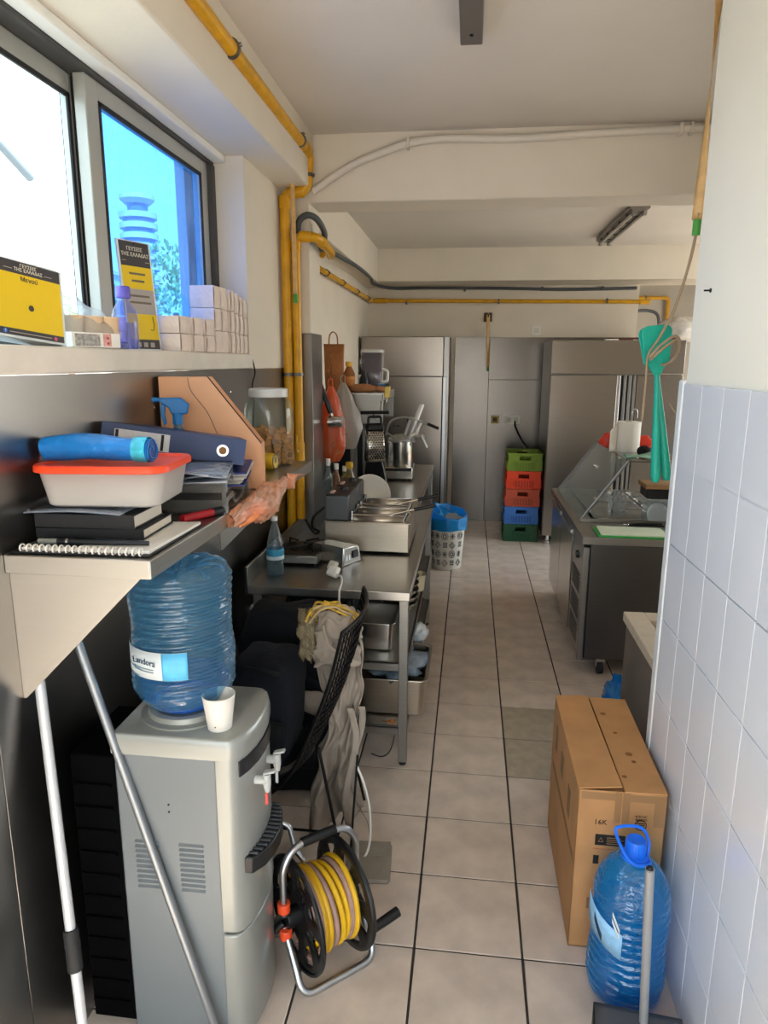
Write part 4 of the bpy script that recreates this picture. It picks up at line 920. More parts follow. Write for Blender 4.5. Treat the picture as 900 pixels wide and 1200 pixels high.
# ================================================================== hose reel
def hose_reel():
    t = thing('hose_reel', 'garden hose reel with black discs, yellow hose and aluminium frame', 'hose reel', (-.415, 1.828, 0), (0, 0, math.radians(41)))
    # local x = drum axis, -y = towards the viewer
    bp = mat('reel_black', '#111214', .4); orange = mat('orange_clip', '#e2502a', .4); H = .195
    for s in (-1, 1):
        m = MB(); N_ = 48; R = [.022, .060, .095, .148, .160, .176]
        vs = []; fs = []
        for i, r in enumerate(R):
            for k in range(N_):
                a = 2*math.pi*k/N_; vs.append((s*(.086-.012*math.cos(min(1, r/.17)*1.4)), r*math.cos(a), H+r*math.sin(a)))
        for i in range(len(R)-1):
            for k in range(N_):
                if i in (2,) and k % 6 in (0, 1, 2): continue
                if i == 1 and k % 12 in (3, ): continue
                fs.append((i*N_+k, i*N_+(k+1)%N_, (i+1)*N_+(k+1)%N_, (i+1)*N_+k))
        m.add(vs, fs); m.build('disc', bp, t, solid=.007, smooth=50)
        MB().tube([(s*.088+.176*0, .172*math.cos(a), H+.172*math.sin(a)) for a in [2*math.pi*k/40 for k in range(40)]], .006, 8, closed=True).build('disc_rim', bp, t)
        MB().tube([(s*.07,0,H),(s*.125,0,H)], .030, 16).build('hub', bp, t, bevel=.003)
    MB().tube([(-.08,0,H),(.08,0,H)], .058, 24).build('drum', bp, t)
    mauve = mat('mauve_hose', '#9d7f76', .45, var=.15, scale=20); yh = mat('yellow_hose', '#d9ac1f', .4, var=.08, scale=20)
    for lay, (R, m0, m1) in enumerate(((.082, yh, mauve), (.100, mauve, yh), (.116, yh, mauve))):
        for k in range(8):
            x = -.066+k*.0185+(.004 if lay % 2 else 0); mm = m0 if k % 3 else m1
            rr = R+.004*math.sin(k*1.7+lay)+(.010 if (lay == 2 and k < 3) else 0)
            MB().tube([(x+.005*math.sin(a+k), rr*math.cos(a), H+rr*math.sin(a)-(.004 if lay == 2 else 0)) for a in [2*math.pi*j/36 for j in range(36)]], .0088, 8, closed=True).build('hose_turn', mm, t)
    # aluminium frame: handle arch above, foot loop in front
    L = -.128; Rr = .128
    MB().tube(fillet([(L,0,H+.03),(L,.0,.37),(L+.03,.005,.415),(-.055,.01,.425),(.055,.01,.425),(Rr-.03,.005,.415),(Rr,0,.37),(Rr,0,H+.03)], .04, 5), .011, 12).build('handle_frame', alu, t)
    MB().tube([(-.058,.01,.425),(.058,.01,.425)], .0145, 14).build('grip', bp, t)
    MB().tube(fillet([(L,0,H-.03),(L,-.06,.10),(L,-.115,.013),(Rr,-.115,.013),(Rr,-.06,.10),(Rr,0,H-.03)], .05, 6), .011, 12).build('foot_frame', alu, t)
    MB().tube(fillet([(L,.0,H+.02),(L,.08,.12),(L,.14,.013),(Rr,.14,.013),(Rr,.08,.12),(Rr,0,H+.02)], .05, 6), .010, 12).build('foot_frame', alu, t)
    for z, dy in ((H+.045, 0), (H-.040, -.01)):
        MB().tube([(L,dy,z-.016),(L,dy,z+.016)], .0195, 14).build('clip', orange, t, bevel=.003)
    MB().tube([(Rr,0,H+.03),(Rr,0,H+.055)], .0195, 14).build('clip', orange, t)
    MB().tube([(.115,0,H),(.125,-.02,H-.02),(.125,-.115,H-.07)], .009, 8).build('crank', bp, t)
    MB().tube([(.122,-.115,H-.07),(.215,-.115,H-.055)], [.015,.0165], 14).build('crank_grip', bp, t, bevel=.002)
    MB().tube([(-.13,0,H-.01),(-.145,.005,H-.02),(-.152,.01,H-.035)], .012, 10).build('hose_inlet', bp, t)
hose_reel()
tag(MB().tube(fillet([(-.640,1.93,.385),(-.565,1.95,.372),(-.545,1.95,.36),(-.520,1.93,.285),(-.49,1.92,.262)], .02), .009, 10).build('bent_tube', alu), 'bent silver tube sticking out between dispenser and hose reel', 'tube')
t = thing('cloth_pouch', 'grey fabric pouch lying flat on the floor beside the hose reel', 'pouch', (-.325, 2.25, .001), (0, 0, math.radians(4)))
loft([(rrect(.16,.20,.012), 0),(rrect(.168,.208,.015), .008),(rrect(.16,.20,.012), .018),(rrect(.12,.16,.012), .020)]).build('pouch', mat('grey_felt', '#8f877b', .95, var=.08, scale=20, bump=.2, bscale=200), t)
MB().prism([(-.08,.10),(.08,.10),(.05,.02),(-.04,.03)], 'z', .019, .0225).build('flap', MATS['grey_felt'], t, bevel=.001)
tag(MB().tube(spline([(-.335,2.355,.018),(-.36,2.45,.03),(-.40,2.55,.006),(-.42,2.60,.006)], 6), .0015, 5).build('pouch_string', mat('grey_string2', '#6c675c', .8)), 'thin string running across the floor from the grey pouch', 'string')
# ================================================================== work tables along the left wall
TZ = .867
def work_table(label, x0, x1, y0, y1, xs, shelves):
    t = thing('work_table', label, 'table', ((x0+x1)/2, (y0+y1)/2, 0), world=True)
    MB().box(x0, x1, y0, y1, TZ-.04, TZ).build('top', ST, t, bevel=.003)
    MB().box(x0-.012, x0, y0, y1, TZ-.04, TZ+.085).build('upstand', ST, t, bevel=.002)
    MB().box(x0-.012, x0+.0, y0-.003, y0, TZ-.04, TZ+.085).build('upstand_end', black, t)
    for x in (x0+.01, x1-.05):
        for y in (y0+.04, y1-.08):
            lg = MB().box(x, x+.04, y, y+.04, .02, TZ-.04).build('leg', STD, t, bevel=.002)
            MB().lathe([(.012,0),(.017,.003),(.017,.02)], (x+.02, y+.02, 0), 12).build('foot', dkrub, lg)
    for z in shelves:
        MB().box(x0+.012, x1-.012, y0+.045, y1-.045, z-.012, z).build('shelf', STD, t, bevel=.002)
        MB().box(x0+.05, x1-.05, y0+.045, y0+.055, z-.045, z).build('shelf_lip', STD, t, bevel=.002)
        MB().box(x1-.022, x1-.012, y0+.08, y1-.08, z-.045, z).build('shelf_lip', STD, t, bevel=.002)
work_table('long steel work table carrying the fryer, nearest to the viewer', -.965, -.235, 2.87, 4.78, None, (.52, .20))
work_table('steel work table at the back carrying the food processor', -1.10, -.335, 4.80, 6.75, None, (.52, .20))

# ---- on the near table
t = thing('water_bottle', 'small clear water bottle with blue label beside the hot plate', 'water bottle', (-.885, 3.05, TZ))
MB().lathe([(.0,.002),(.036,.002),(.040,.010),(.040,.125),(.036,.160),(.026,.200),(.016,.240),(.013,.255),(.013,.268)], n=28).build('body', clear('pet_clear', '#e2ecef', 1., .10, '#cfdde2', .04, bump=.3, bscale=20), t)
MB().lathe([(0,.004),(.0375,.006),(.0375,.075),(0,.075)], n=24).build('water', clear('clear_water', '#cddfe6', .4, .12, '#8fb0bd', .05), t)
MB().lathe([(.0405,.098),(.0412,.099),(.0412,.130),(.0405,.131)], n=28, cap=False).build('label', mat('teal_label', '#2e88ad', .5, var=.2, scale=40), t)
MB().lathe([(.0405,.080),(.0412,.081),(.0412,.097),(.0405,.098)], n=28, cap=False).build('label_band', mat('pale_label2', '#c2d2d8', .5), t)
MB().lathe([(.0155,.262),(.0155,.282),(0,.283)], n=16).build('cap', whitep, t)
def hot_plate():
    t = thing('gas_hob', 'low dark single hob with a burner ring on the work table', 'hob', (-.832, 3.33, TZ))
    dk = mat('hob_enamel', '#2a2a2b', .35, .4, var=.15, scale=8)
    MB().box(-.115,.115,-.135,.135,.012,.055).build('body', STD, t, bevel=.006)
    MB().box(-.108,.108,-.128,.128,.055,.060).build('drip_plate', dk, t, bevel=.002)
    for y in (.01,):
        b = MB().lathe([(0,.060),(.050,.060),(.050,.070),(.035,.076),(0,.076)], (0,y,0), 24).build('burner', black, t)
        MB().lathe([(.066,.060),(.074,.060),(.074,.066),(.066,.066)], (0,y,0), 28, cap=False).build('burner_ring', blackm, b)
        for k in range(4):
            a = math.pi/4+k*math.pi/2; MB().tube([(.03*math.cos(a),y+.03*math.sin(a),.088),(.108*math.cos(a),y+.100*math.sin(a),.088),(.110*math.cos(a),y+.102*math.sin(a),.060)], .005, 6).build('pan_support', blackm, b)
    for x in (-.10, .10):
        for y in (-.12, .12): MB().lathe([(.012,0),(.012,.013)], (x,y,0), 10).build('foot', dkrub, t)
    MB().tube(spline([(-.09,-.12,.075),(-.02,-.10,.085),(.05,-.04,.09),(.10,.06,.085)], 5), .006, 6).build('cable', black, t)
hot_plate()
def control_box():
    t = thing('fryer_element_head', 'steel control head with a black rocker switch lying askew by the hob', 'control box', (-.625, 3.31, TZ+.001), (0, 0, math.radians(-28)))
    MB().prism([(-.075,0),(.075,0),(.055,.085),(-.065,.095)], 'x', -.115, .075).build('housing', STB, t, bevel=.004)
    fc = MB().hexa([(.0755,-.070,.006),(.0765,-.070,.006),(.0765,.070,.006),(.0755,.070,.006),(.0755,-.055,.086),(.0765,-.055,.086),(.0765,.045,.078),(.0755,.045,.078)]).build('face_plate', STD, t, bevel=.001)
    MB().box(.076,.084,.0,.042,.030,.066).build('rocker_switch', black, fc, bevel=.002)
    for y in (-.045, -.025): MB().box(.076,.0785,y-.007,y+.007,.025,.050).build('terminal', alu, fc, bevel=.001)
    k = MB().lathe([(0,-.115),(.032,-.115),(.032,-.135),(.026,-.140),(.026,-.165),(0,-.168)], (0,-.02,.045), 18, axis='x').build('knob', alu, t)
    MB().obox((-.165,-.02,.055), (.01,.012,.05)).build('knob_grip', black, t, bevel=.002)
control_box()
t = thing('power_plug', 'white mains plug with its lead lying at the table front', 'plug', (-.60, 3.02, TZ+.001), world=True)
MB().obox((-.605,3.03,TZ+.034), (.055,.052,.03), (math.radians(55),math.radians(8),math.radians(-25))).build('plug_body', whitep, t, bevel=.008)
MB().obox((-.612,3.052,TZ+.055), (.046,.046,.022), (math.radians(55),math.radians(8),math.radians(-25))).build('plug_cap', offwhite, t, bevel=.008)
MB().tube(spline([(-.590,3.01,TZ+.024),(-.560,2.985,TZ+.025),(-.548,2.93,TZ+.012),(-.545,2.862,TZ+.004),(-.545,2.85,TZ-.03),(-.535,2.82,.74),(-.50,2.74,.66),(-.475,2.60,.62)], 7), .0052, 8).build('lead', whitep, t)
def fryer():
    x0, x1, y0, y1 = -.735, -.295, 3.47, 4.02
    t = thing('deep_fryer', 'stainless double deep fryer with two baskets and black handles', 'fryer', ((x0+x1)/2, (y0+y1)/2, TZ), world=True)
    z0, z1 = TZ+.012, 1.035
    sb = steel('fryer_steel', (.72, .68, .62), .33)
    m = MB()
    m.box(x0, x1, y0, y0+.004, z0, z1); m.box(x0, x1, y1-.004, y1, z0, z1); m.box(x0, x0+.004, y0, y1, z0, z1); m.box(x1-.004, x1, y0, y1, z0, z1); m.box(x0, x1, y0, y1, z0, z0+.004)
    m.build('body', sb, t, bevel=.001)
    MB().box(x0-.004, x1+.008, y0-.008, y0+.020, z1-.004, z1+.003).build('rim', sb, t, bevel=.002)
    MB().box(x0-.004, x1+.008, y1-.020, y1+.008, z1-.004, z1+.003).build('rim', sb, t, bevel=.002)
    MB().box(x0, x1, (y0+y1)/2-.02, (y0+y1)/2+.02, z1-.004, z1+.003).build('rim', sb, t, bevel=.002)
    MB().box(x1-.02, x1+.008, y0, y1, z1-.004, z1+.003).build('rim', sb, t, bevel=.002)
    for k, yc in enumerate((y0+.135, y1-.135)):
        MB().box(x0+.12, x1-.02, yc-.11, yc+.11, z0+.05, z0+.055).build('oil', mat('fryer_oil', '#3d2c16', .1), t)
        h = MB().box(x0-.002, x0+.125, yc-.125, yc+.125, z1+.003, z1+.135).build('control_head', mat('head_steel', '#5d5f61', .4, .8), t, bevel=.006)
        MB().box(x0+.004, x0+.120, yc-.120, yc+.120, z1+.135, z1+.140).build('control_panel', mat('panel_dark', '#2b2622', .4), h, bevel=.002)
        for q in (-.08, -.045): MB().box(x0+.02, x0+.04, yc+q-.012, yc+q+.012, z1+.140, z1+.148).build('button', mat('button_pink', '#d8b8b0', .4), h, bevel=.002)
        MB().lathe([(0,z1+.138),(.022,z1+.138),(.020,z1+.158),(0,z1+.158)], (x0+.075, yc+.02, 0), 16).build('knob', black, h)
        for q in (-.09, .09): MB().tube([(x0+.135,yc+q,z1+.003),(x0+.135,yc+q,z1+.05)], .012, 12).build('latch', chrome, h)
        # basket
        b = MB(); bx0, bx1, by0, by1, bz0, bz1 = x0+.135, x1-.03, yc-.095, yc+.095, z0+.065, z1+.030
        for z in (bz1, bz1-.04, bz0): b.tube([(bx0,by0,z),(bx1,by0,z),(bx1,by1,z),(bx0,by1,z)], .003, 6, closed=True)
        for j in range(12):
            x = bx0+(bx1-bx0)*j/11; b.tube([(x,by0,bz1),(x,by0,bz0),(x,by1,bz0),(x,by1,bz1)], .0014, 4)
        for j in range(9):
            y = by0+(by1-by0)*j/8; b.tube([(bx0,y,bz1),(bx0,y,bz0),(bx1,y,bz0),(bx1,y,bz1)], .0014, 4)
        bk_ = b.build('basket', chrome, t)
        MB().surf(lambda u, v: (bx0+(bx1-bx0)*u, by0, bz1-.085+.085*v), 3, 3).build('basket_wall', sb, bk_, solid=.002)
        MB().surf(lambda u, v: (bx0+(bx1-bx0)*u, by1, bz1-.085+.085*v), 3, 3).build('basket_wall', sb, bk_, solid=.002)
        MB().tube([(bx1-.10,yc-.02,bz1-.02),(bx1,yc,bz1+.005),(bx1+.055,yc+.005,bz1+.018)], .0045, 8).build('handle_wire', chrome, bk_)
        MB().tube([(bx1+.045,yc+.004,bz1+.016),(bx1+.16,yc+.02,bz1+.040)], .010, 10).build('handle_grip', black, bk_)
    for x in (x0+.03, x1-.03):
        for y in (y0+.03, y1-.03): MB().lathe([(.014,TZ),(.014,z0)], (x,y,0), 10).build('foot', dkrub, t)
fryer()
tag(MB().tube(spline([(-.745,3.52,1.10),(-.80,3.50,1.05),(-.815,3.52,.99),(-.80,3.62,.94),(-.86,3.75,.90),(-.93,3.85,.95)], 6), .007, 7).build('power_cable', black), 'black cable hanging behind the fryer control head', 'cable')
# oil bottles and bowl behind the fryer
def oil_bottle(label, x, y, h, r, capm, bodym, labm=None):
    t = thing('oil_bottle', label, 'bottle', (x, y, TZ))
    MB().lathe([(0,.002),(r*.92,.002),(r,.010),(r,h*.62),(r*.85,h*.72),(r*.42,h*.84),(r*.36,h*.92)], n=22).build('body', bodym, t)
    MB().lathe([(r*.44,h*.90),(r*.46,h*.905),(r*.46,h),(0,h)], n=18).build('cap', capm, t)
    if labm: MB().lathe([(r*1.005,h*.18),(r*1.02,h*.185),(r*1.02,h*.50),(r*1.005,h*.505)], n=22, cap=False).build('label', labm, t)
oilm = clear('oil_yellow', '#d9c88a', 1., .35, '#b9a468', .08)
ycap = mat('yellow_cap', '#d0a32a', .4)
oil_bottle('oil bottle with yellow cap behind the fryer', -.745, 4.28, .365, .050, ycap, oilm, mat('oil_label', '#b8b59a', .6, var=.4, scale=40))
oil_bottle('sauce bottle with orange label next to the steel column', -.820, 4.24, .36, .032, whitep, clear('sauce_brown', '#d3a071', 1., .5, '#b57e4a', .1), mat('orange_label', '#c9813a', .6, var=.4, scale=50))
oil_bottle('green labelled bottle between the sauce and the oil', -.785, 4.34, .33, .034, whitep, clear('bottle_pale_green', '#cfd8b0', 1., .4, '#9aa36f', .1), mat('green_label', '#aab08a', .6, var=.5, scale=50))
oil_bottle('tall clear empty bottle at the foot of the steel column', -.855, 4.155, .40, .030, whitep, MATS['pet_clear'])
t = thing('mixing_bowl', 'white bowl leaning behind the fryer control head', 'bowl', (-.64, 4.42, TZ+.118), (math.radians(60), 0, math.radians(20)))
MB().lathe([(0,0),(.05,.0),(.10,.035),(.125,.075),(.130,.075),(.105,.030),(.05,-.005),(0,-.005)], n=32).build('bowl', whitep, t)
t = thing('paper_tray', 'folded white carton tray behind the oil bottle', 'tray', (-.64, 4.62, TZ), (0, 0, .2))
MB().prism([(-.09,0),(.07,0),(.10,.13),(-.04,.07)], 'y', -.06, .06).build('tray', paperw, t, bevel=.003)

# ---- below the near table
def gn_pan(label, c, w, d, h, rz, m, group=None, rim=.010):
    t = thing('steel_pan', label, 'pan', c, (0, 0, rz), group)
    r = min(w, d)*.14
    loft([(rrect(w*.86,d*.88,r), .001),(rrect(w*.92,d*.94,r), .008),(rrect(w,d,r), h-.003),(rrect(w+2*rim,d+2*rim,r+rim), h-.002),(rrect(w+2*rim,d+2*rim,r+rim), h)], True, False).build('pan', m, t, solid=.0022)
    return t
gn_pan('open steel food pan on the upper shelf under the near table', (-.405, 3.15, .521), .16, .26, .14, 0, STB)
for k in range(7):
    t = thing('steel_pan', ['lowest', 'second lowest', 'third lowest', 'middle', 'third highest', 'second highest', 'topmost'][k]+' round steel pan of the nested stack behind the table leg', 'pan', (-.355, 3.62, .521+k*.036), (0, 0, 0), 'nested steel pans under the table')
    MB().lathe([(0,.001),(.080,.001),(.086,.006),(.096,.040),(.106,.041),(.107,.045),(.095,.044),(.083,.007),(0,.004)], n=30).build('pan', STB, t)
t = thing('wire_rack', 'dark appliance drawer with silver bars on the shelf under the table', 'rack', (-.70, 3.30, .521))
MB().box(-.17,.17,-.12,.22,.0,.24).build('body', mat('appliance_black', '#16181a', .35), t, bevel=.008)
for z in (.09, .13, .165): MB().tube([(-.16,-.135,z),(.14,-.135,z)], .007, 8).build('bar', alu, t)
for x in (-.16, .14): MB().box(x-.008,x+.008,-.14,-.118,.07,.19).build('bracket', black, t, bevel=.003)
t = thing('storage_bin', 'deep steel gastro bin on the bottom shelf under the near table', 'bin', (-.33, 3.22, .201))
loft([(rrect(.28,.38,.03), .001),(rrect(.30,.40,.03), .01),(rrect(.315,.42,.03), .185),(rrect(.345,.45,.035), .188),(rrect(.345,.45,.035), .192)], True, False).build('bin', steel('bin_steel', (.72,.68,.62), .35), t, solid=.003)
MB().blob((0,0,.185), (.145,.19,.035), 24, 10, .6, 4, 8).build('film_cover', mat('blue_grey_film', '#71808f', .25, var=.4, scale=12, coat=.5), t, smooth=180)
t = thing('plastic_bag', 'white plastic bag stuffed beside the bin at the table leg', 'plastic bag', (-.235, 3.50, .401))
MB().blob((0,0,.03), (.05,.07,.045), 18, 12, .5, 3, 5).build('bag', mat('white_film', '#c9cfd2', .3, bump=.5, bscale=20), t, smooth=180)
t = thing('saucepan', 'small dark pan with cream bowl on the upper shelf by the leg', 'pan', (-.285, 3.95, .521))
MB().lathe([(0,.0),(.045,.0),(.055,.09),(.060,.10),(.052,.09),(.042,.008),(0,.008)], n=24).build('bowl', mat('cream_plastic', '#d8cfb4', .5), t)
tag(MB().tube(spline([(-.42,2.99,.006),(-.37,2.97,.006),(-.335,3.02,.006),(-.32,3.10,.05),(-.325,3.18,.10)], 6), .003, 6).build('power_cable', black), 'short black wire end on the floor below the bottom shelf', 'cable')
t = thing('paper_scrap', 'dry brown leaf scrap on the lip of the bottom shelf', 'scrap', (-.33, 2.93, .201))
MB().surf(lambda u, v: (-.03+.06*u, -.012+.024*v, .003+.012*math.sin(u*6)*math.cos(v*4)+.012), 8, 5).build('scrap', brownp, t, solid=.001)
# ================================================================== back of the left side: shelf, hanging things, processor
t = thing('wall_shelf', 'short steel wall shelf above the back work table', 'shelf', (-.88, 5.4, 1.43), world=True)
MB().box(-1.19, -.570, 4.62, 5.25, 1.635, 1.65).build('top', ST, t, bevel=.003)
MB().box(-.582, -.568, 4.62, 5.25, 1.60, 1.652).build('front_lip', ST, t, bevel=.002)
for y in (4.62, 5.23): MB().prism([(-1.19,1.64),(-.572,1.64),(-.575,1.45),(-.86,1.44),(-1.19,1.36)], 'y', y, y+.008).build('end_plate', STD, t, bevel=.002)
MB().tube([(-.90,4.612,1.62),(-.60,4.612,1.46)], .003, 6).build('crease', STD, t)
S2 = 1.651
t = thing('paper_bag', 'brown paper carrier bag with twisted handles on the back shelf', 'paper bag', (-.925, 4.74, S2), (0, 0, .1))
loft([(rrect(.11,.09,.006,2), 0),(rrect(.12,.10,.006,2), .10),(rrect(.125,.075,.006,2), .22),(rrect(.135,.05,.006,2), .315)], True, False).build('bag', brownp, t, solid=.002, smooth=30)
for y in (-.02, .02): MB().tube(spline([(-.035,y,.30),(-.03,y,.37),(-.005,y,.395),(.02,y,.37),(.025,y,.30)], 5), .003, 6).build('handle', brownp, t)
def small_bottle(label, x, y, z, h, r, body, cap, lab=None, name='sauce_bottle'):
    t = thing(name, label, 'bottle', (x, y, z))
    MB().lathe([(0,.001),(r*.94,.001),(r,.006),(r,h*.6),(r*.5,h*.8),(r*.42,h*.88)], n=18).build('body', body, t)
    MB().lathe([(r*.6,h*.84),(r*.6,h),(0,h)], n=16).build('cap', cap, t)
    if lab: MB().lathe([(r*1.01,h*.2),(r*1.03,h*.205),(r*1.03,h*.5),(r*1.01,h*.505)], n=18, cap=False).build('label', lab, t)
small_bottle('sauce bottle with mustard cap on the back shelf', -.83, 4.78, S2, .20, .040, MATS['sauce_brown'], ycap, MATS['orange_label'])
small_bottle('dark green glass bottle on the back shelf', -.765, 4.95, S2, .22, .030, mat('dark_green_glass', '#1f2a20', .15), whitep, paperw, 'oil_bottle')
small_bottle('squat black pepper mill on the back shelf', -.735, 4.82, S2, .14, .032, black, black, None, 'pepper_mill')
t = thing('plastic_jug', 'clear rectangular plastic jug with grey lid on the back shelf', 'jug', (-.69, 4.94, S2+.0))
loft([(rrect(.125,.14,.02), .03),(rrect(.13,.15,.02), .05),(rrect(.145,.17,.025), .265)], True, False).build('jug', clear('smoky_plastic', '#c9c6cc', 1., .30, '#b9b4be', .08), t, solid=.003)
loft([(rrect(.14,.16,.02), 0),(rrect(.14,.16,.02), .03)]).build('base', whitep, t, bevel=.003)
loft([(rrect(.150,.175,.025), .262),(rrect(.150,.175,.025), .280),(rrect(.13,.15,.02), .286)]).build('lid', mat('grey_lid', '#c4c4c4', .4), t)
MB().tube(fillet([(.068,0,.06),(.105,0,.065),(.108,0,.14),(.068,0,.15)], .02), .010, 10).build('handle', whitep, t)
t = thing('bread_loaf', 'brown bread loaf lying along the edge of the back shelf', 'bread', (-.72, 4.69, S2), (0, 0, .05))
MB().blob((0,0,.026), (.095,.035,.03), 22, 12, .12, 3, 2).build('loaf', mat('bread_crust', '#9c6a44', .8, var=.2, scale=20), t, smooth=180)
t = thing('bread_roll', 'smaller bread roll beside the loaf on the back shelf', 'bread', (-.605, 4.70, S2))
MB().blob((0,0,.022), (.035,.03,.024), 16, 10, .1, 3, 6).build('roll', MATS['bread_crust'], t, smooth=180)
t = thing('plastic_tub', 'small blue tub with white rim at the end of the back shelf', 'tub', (-.600, 4.80, S2))
MB().lathe([(0,0),(.026,0),(.031,.045),(.033,.05),(.029,.048),(.024,.004),(0,.004)], n=20).build('tub', mat('bright_blue_plastic', '#2f86cf', .4), t)
MB().lathe([(.031,.045),(.035,.047),(.035,.053),(.0,.055)], n=20).build('lid', mat('bright_blue_plastic2', '#5aa5dd', .4), t)
t = thing('can_opener', 'yellow handled opener clipped on the end of the back shelf', 'tool', (-.545, 4.64, 1.56), world=True)
MB().obox((-.548,4.635,1.655), (.035,.03,.075), (0,.1,0)).build('handle', mat('yellow_plastic', '#d5bb52', .4), t, bevel=.006)
MB().tube(spline([(-.55,4.635,1.615),(-.56,4.635,1.585),(-.59,4.635,1.565),(-.60,4.635,1.55)], 5), .006, 8).build('arm', chrome, t)
MB().obox((-.55,4.635,1.70), (.03,.028,.02)).build('cap', black, t, bevel=.004)
def hanging_bag(label, top, w, d, h, m, seed, mat2=None, lean=.0):
    t = thing('plastic_bag', label, 'plastic bag', (top[0], top[1], top[2]-h))
    def fn(u, v):
        a = 2*math.pi*u; q = math.sin(math.pi*min(1, .04+v*.90))**.6*(.35+.65*v)
        k = 1+.28*noise.noise(Vector((math.cos(a)*2, math.sin(a)*2, v*4+seed)))+.08*math.sin(a*7+v*3)*(1-v)
        return (w/2*math.cos(a)*q*k+lean*v, d/2*math.sin(a)*q*k, h*(1-v))
    MB().surf(fn, 28, 24, cu=True).build('bag', m, t, smooth=180)
    MB().blob((lean*.8,0,h*.25), (w*.32,d*.32,h*.22), 16, 10, .3, 3, seed).build('contents', mat2 or m, t, smooth=180)
    MB().tube(spline([(-.01,0,h-.01),(-.02,.02,h+.03),(0,.04,h+.045),(.01,.02,h)], 5), .004, 6).build('loop', m, t)
of2 = clear('red_orange_film', '#ffb890', 1., .75, '#e8743f', .3, bump=.8, bscale=30)
hanging_bag('orange red plastic bag hanging on the steel column', (-.865, 4.12+.19, 1.70), .25, .17, .47, of2, 2, mat('brown_contents', '#a9673d', .8, var=.3, scale=20))
hanging_bag('whitish plastic bag hanging next to the orange bag', (-.81, 4.44, 1.72), .26, .18, .42, clear('grey_film', '#e2ddd6', 1., .8, '#c0b8ae', .3, bump=.8, bscale=30), 9, mat('grey_contents', '#8d857b', .8), .03)
t = thing('kitchen_cleaver', 'black handled steel scraper hanging at a slant before the bags', 'utensil', (-.83, 4.22, 1.46), world=True)
MB().tube([(-.915,4.22,1.725),(-.845,4.21,1.54)], [.014,.017], 10).build('handle', black, t, bevel=.002)
MB().lathe([(0,-.045),(.034,-.045),(.036,0),(.034,.045),(0,.045)], (-.815,4.20,1.49), 18, axis='x').build('drum', chrome, t)
MB().tube([(-.845,4.21,1.54),(-.83,4.205,1.50)], .010, 8).build('neck', chrome, t)
def grater():
    t = thing('box_grater', 'steel box grater with black top hanging from the back shelf', 'grater', (-.625, 4.585, 1.20), (0, 0, math.radians(25)))
    body = loft([(rrect(.125,.09,.008,2), 0),(rrect(.105,.065,.008,2), .215)], False, False).build('body', STB, t, solid=.0015, smooth=30)
    m = MB()
    for r in range(12):
        for c in range(6): m.obox((-.045+c*.018+(.009 if r % 2 else 0), -.0455+.0011*r*.95, .02+r*.0155), (.010,.004,.006), (.4,0,0))
    m.build('teeth', mat('grater_hole', '#25262a', .4, .5), t)
    loft([(rrect(.115,.075,.01,3), .213),(rrect(.115,.075,.01,3), .235),(rrect(.09,.05,.01,3), .25)]).build('collar', black, t)
    MB().tube(fillet([(-.045,0,.245),(-.045,0,.295),(.045,0,.295),(.045,0,.245)], .02), .009, 10).build('handle', black, t)
grater()
t = thing('hook_rail', 'dark hook bar under the end of the back shelf holding the grater', 'rail', (-.62, 4.59, 1.51), world=True)
MB().tube([(-.72,4.59,1.520),(-.53,4.59,1.525)], .011, 10).build('bar', blackm, t)
MB().tube(spline([(-.63,4.59,1.52),(-.635,4.575,1.50),(-.63,4.57,1.488)], 4), .004, 6).build('hook', blackm, t)
MB().tube([(-.585,4.60,1.525),(-.585,4.62,1.60)], .006, 8).build('hanger', chrome, t)
t = thing('oven_glove', 'black oven glove hanging below the grater', 'glove', (-.64, 4.72, .93))
MB().surf(lambda u, v: ((.055+.018*math.sin(v*4))*math.cos(2*math.pi*u), .028*math.sin(2*math.pi*u), .02+.36*v), 20, 12, cu=True).build('glove', blackc, t, smooth=180)
MB().blob((.055,0,.10), (.03,.022,.07), 14, 10).build('thumb', blackc, t)
MB().tube(spline([(.05,-.02,.25),(.075,-.03,.15),(.085,-.03,.08)], 5), .005, 6).build('piping', mat('grey_piping', '#8d8d8d', .6), t)
t = thing('coffee_machine', 'black upright appliance in the shade under the back shelf', 'appliance', (-.92, 5.35, TZ))
MB().box(-.13,.13,-.20,.20,0,.10).build('base', black, t, bevel=.01); MB().box(-.13,.13,-.02,.20,.10,.50).build('column', mat('appliance_dark', '#1c1d20', .35), t, bevel=.01); MB().box(-.13,.13,-.20,.20,.40,.52).build('head', black, t, bevel=.015)
MB().tube([(0,-.12,.40),(0,-.12,.33)], .03, 14).build('spout', chrome, t); MB().box(-.11,-.02,-.215,-.2,.42,.50).build('panel', STD, t, bevel=.002)
t = thing('steel_frame_stand', 'grey metal stand leg unit beside the black appliance', 'stand', (-.80, 5.05, TZ))
for x in (-.045, .045): MB().box(x-.012,x+.012,-.08,.08,0,.50).build('upright', STD, t, bevel=.003)
MB().box(-.06,.06,-.09,.09,0,.015).build('base', STD, t, bevel=.003)
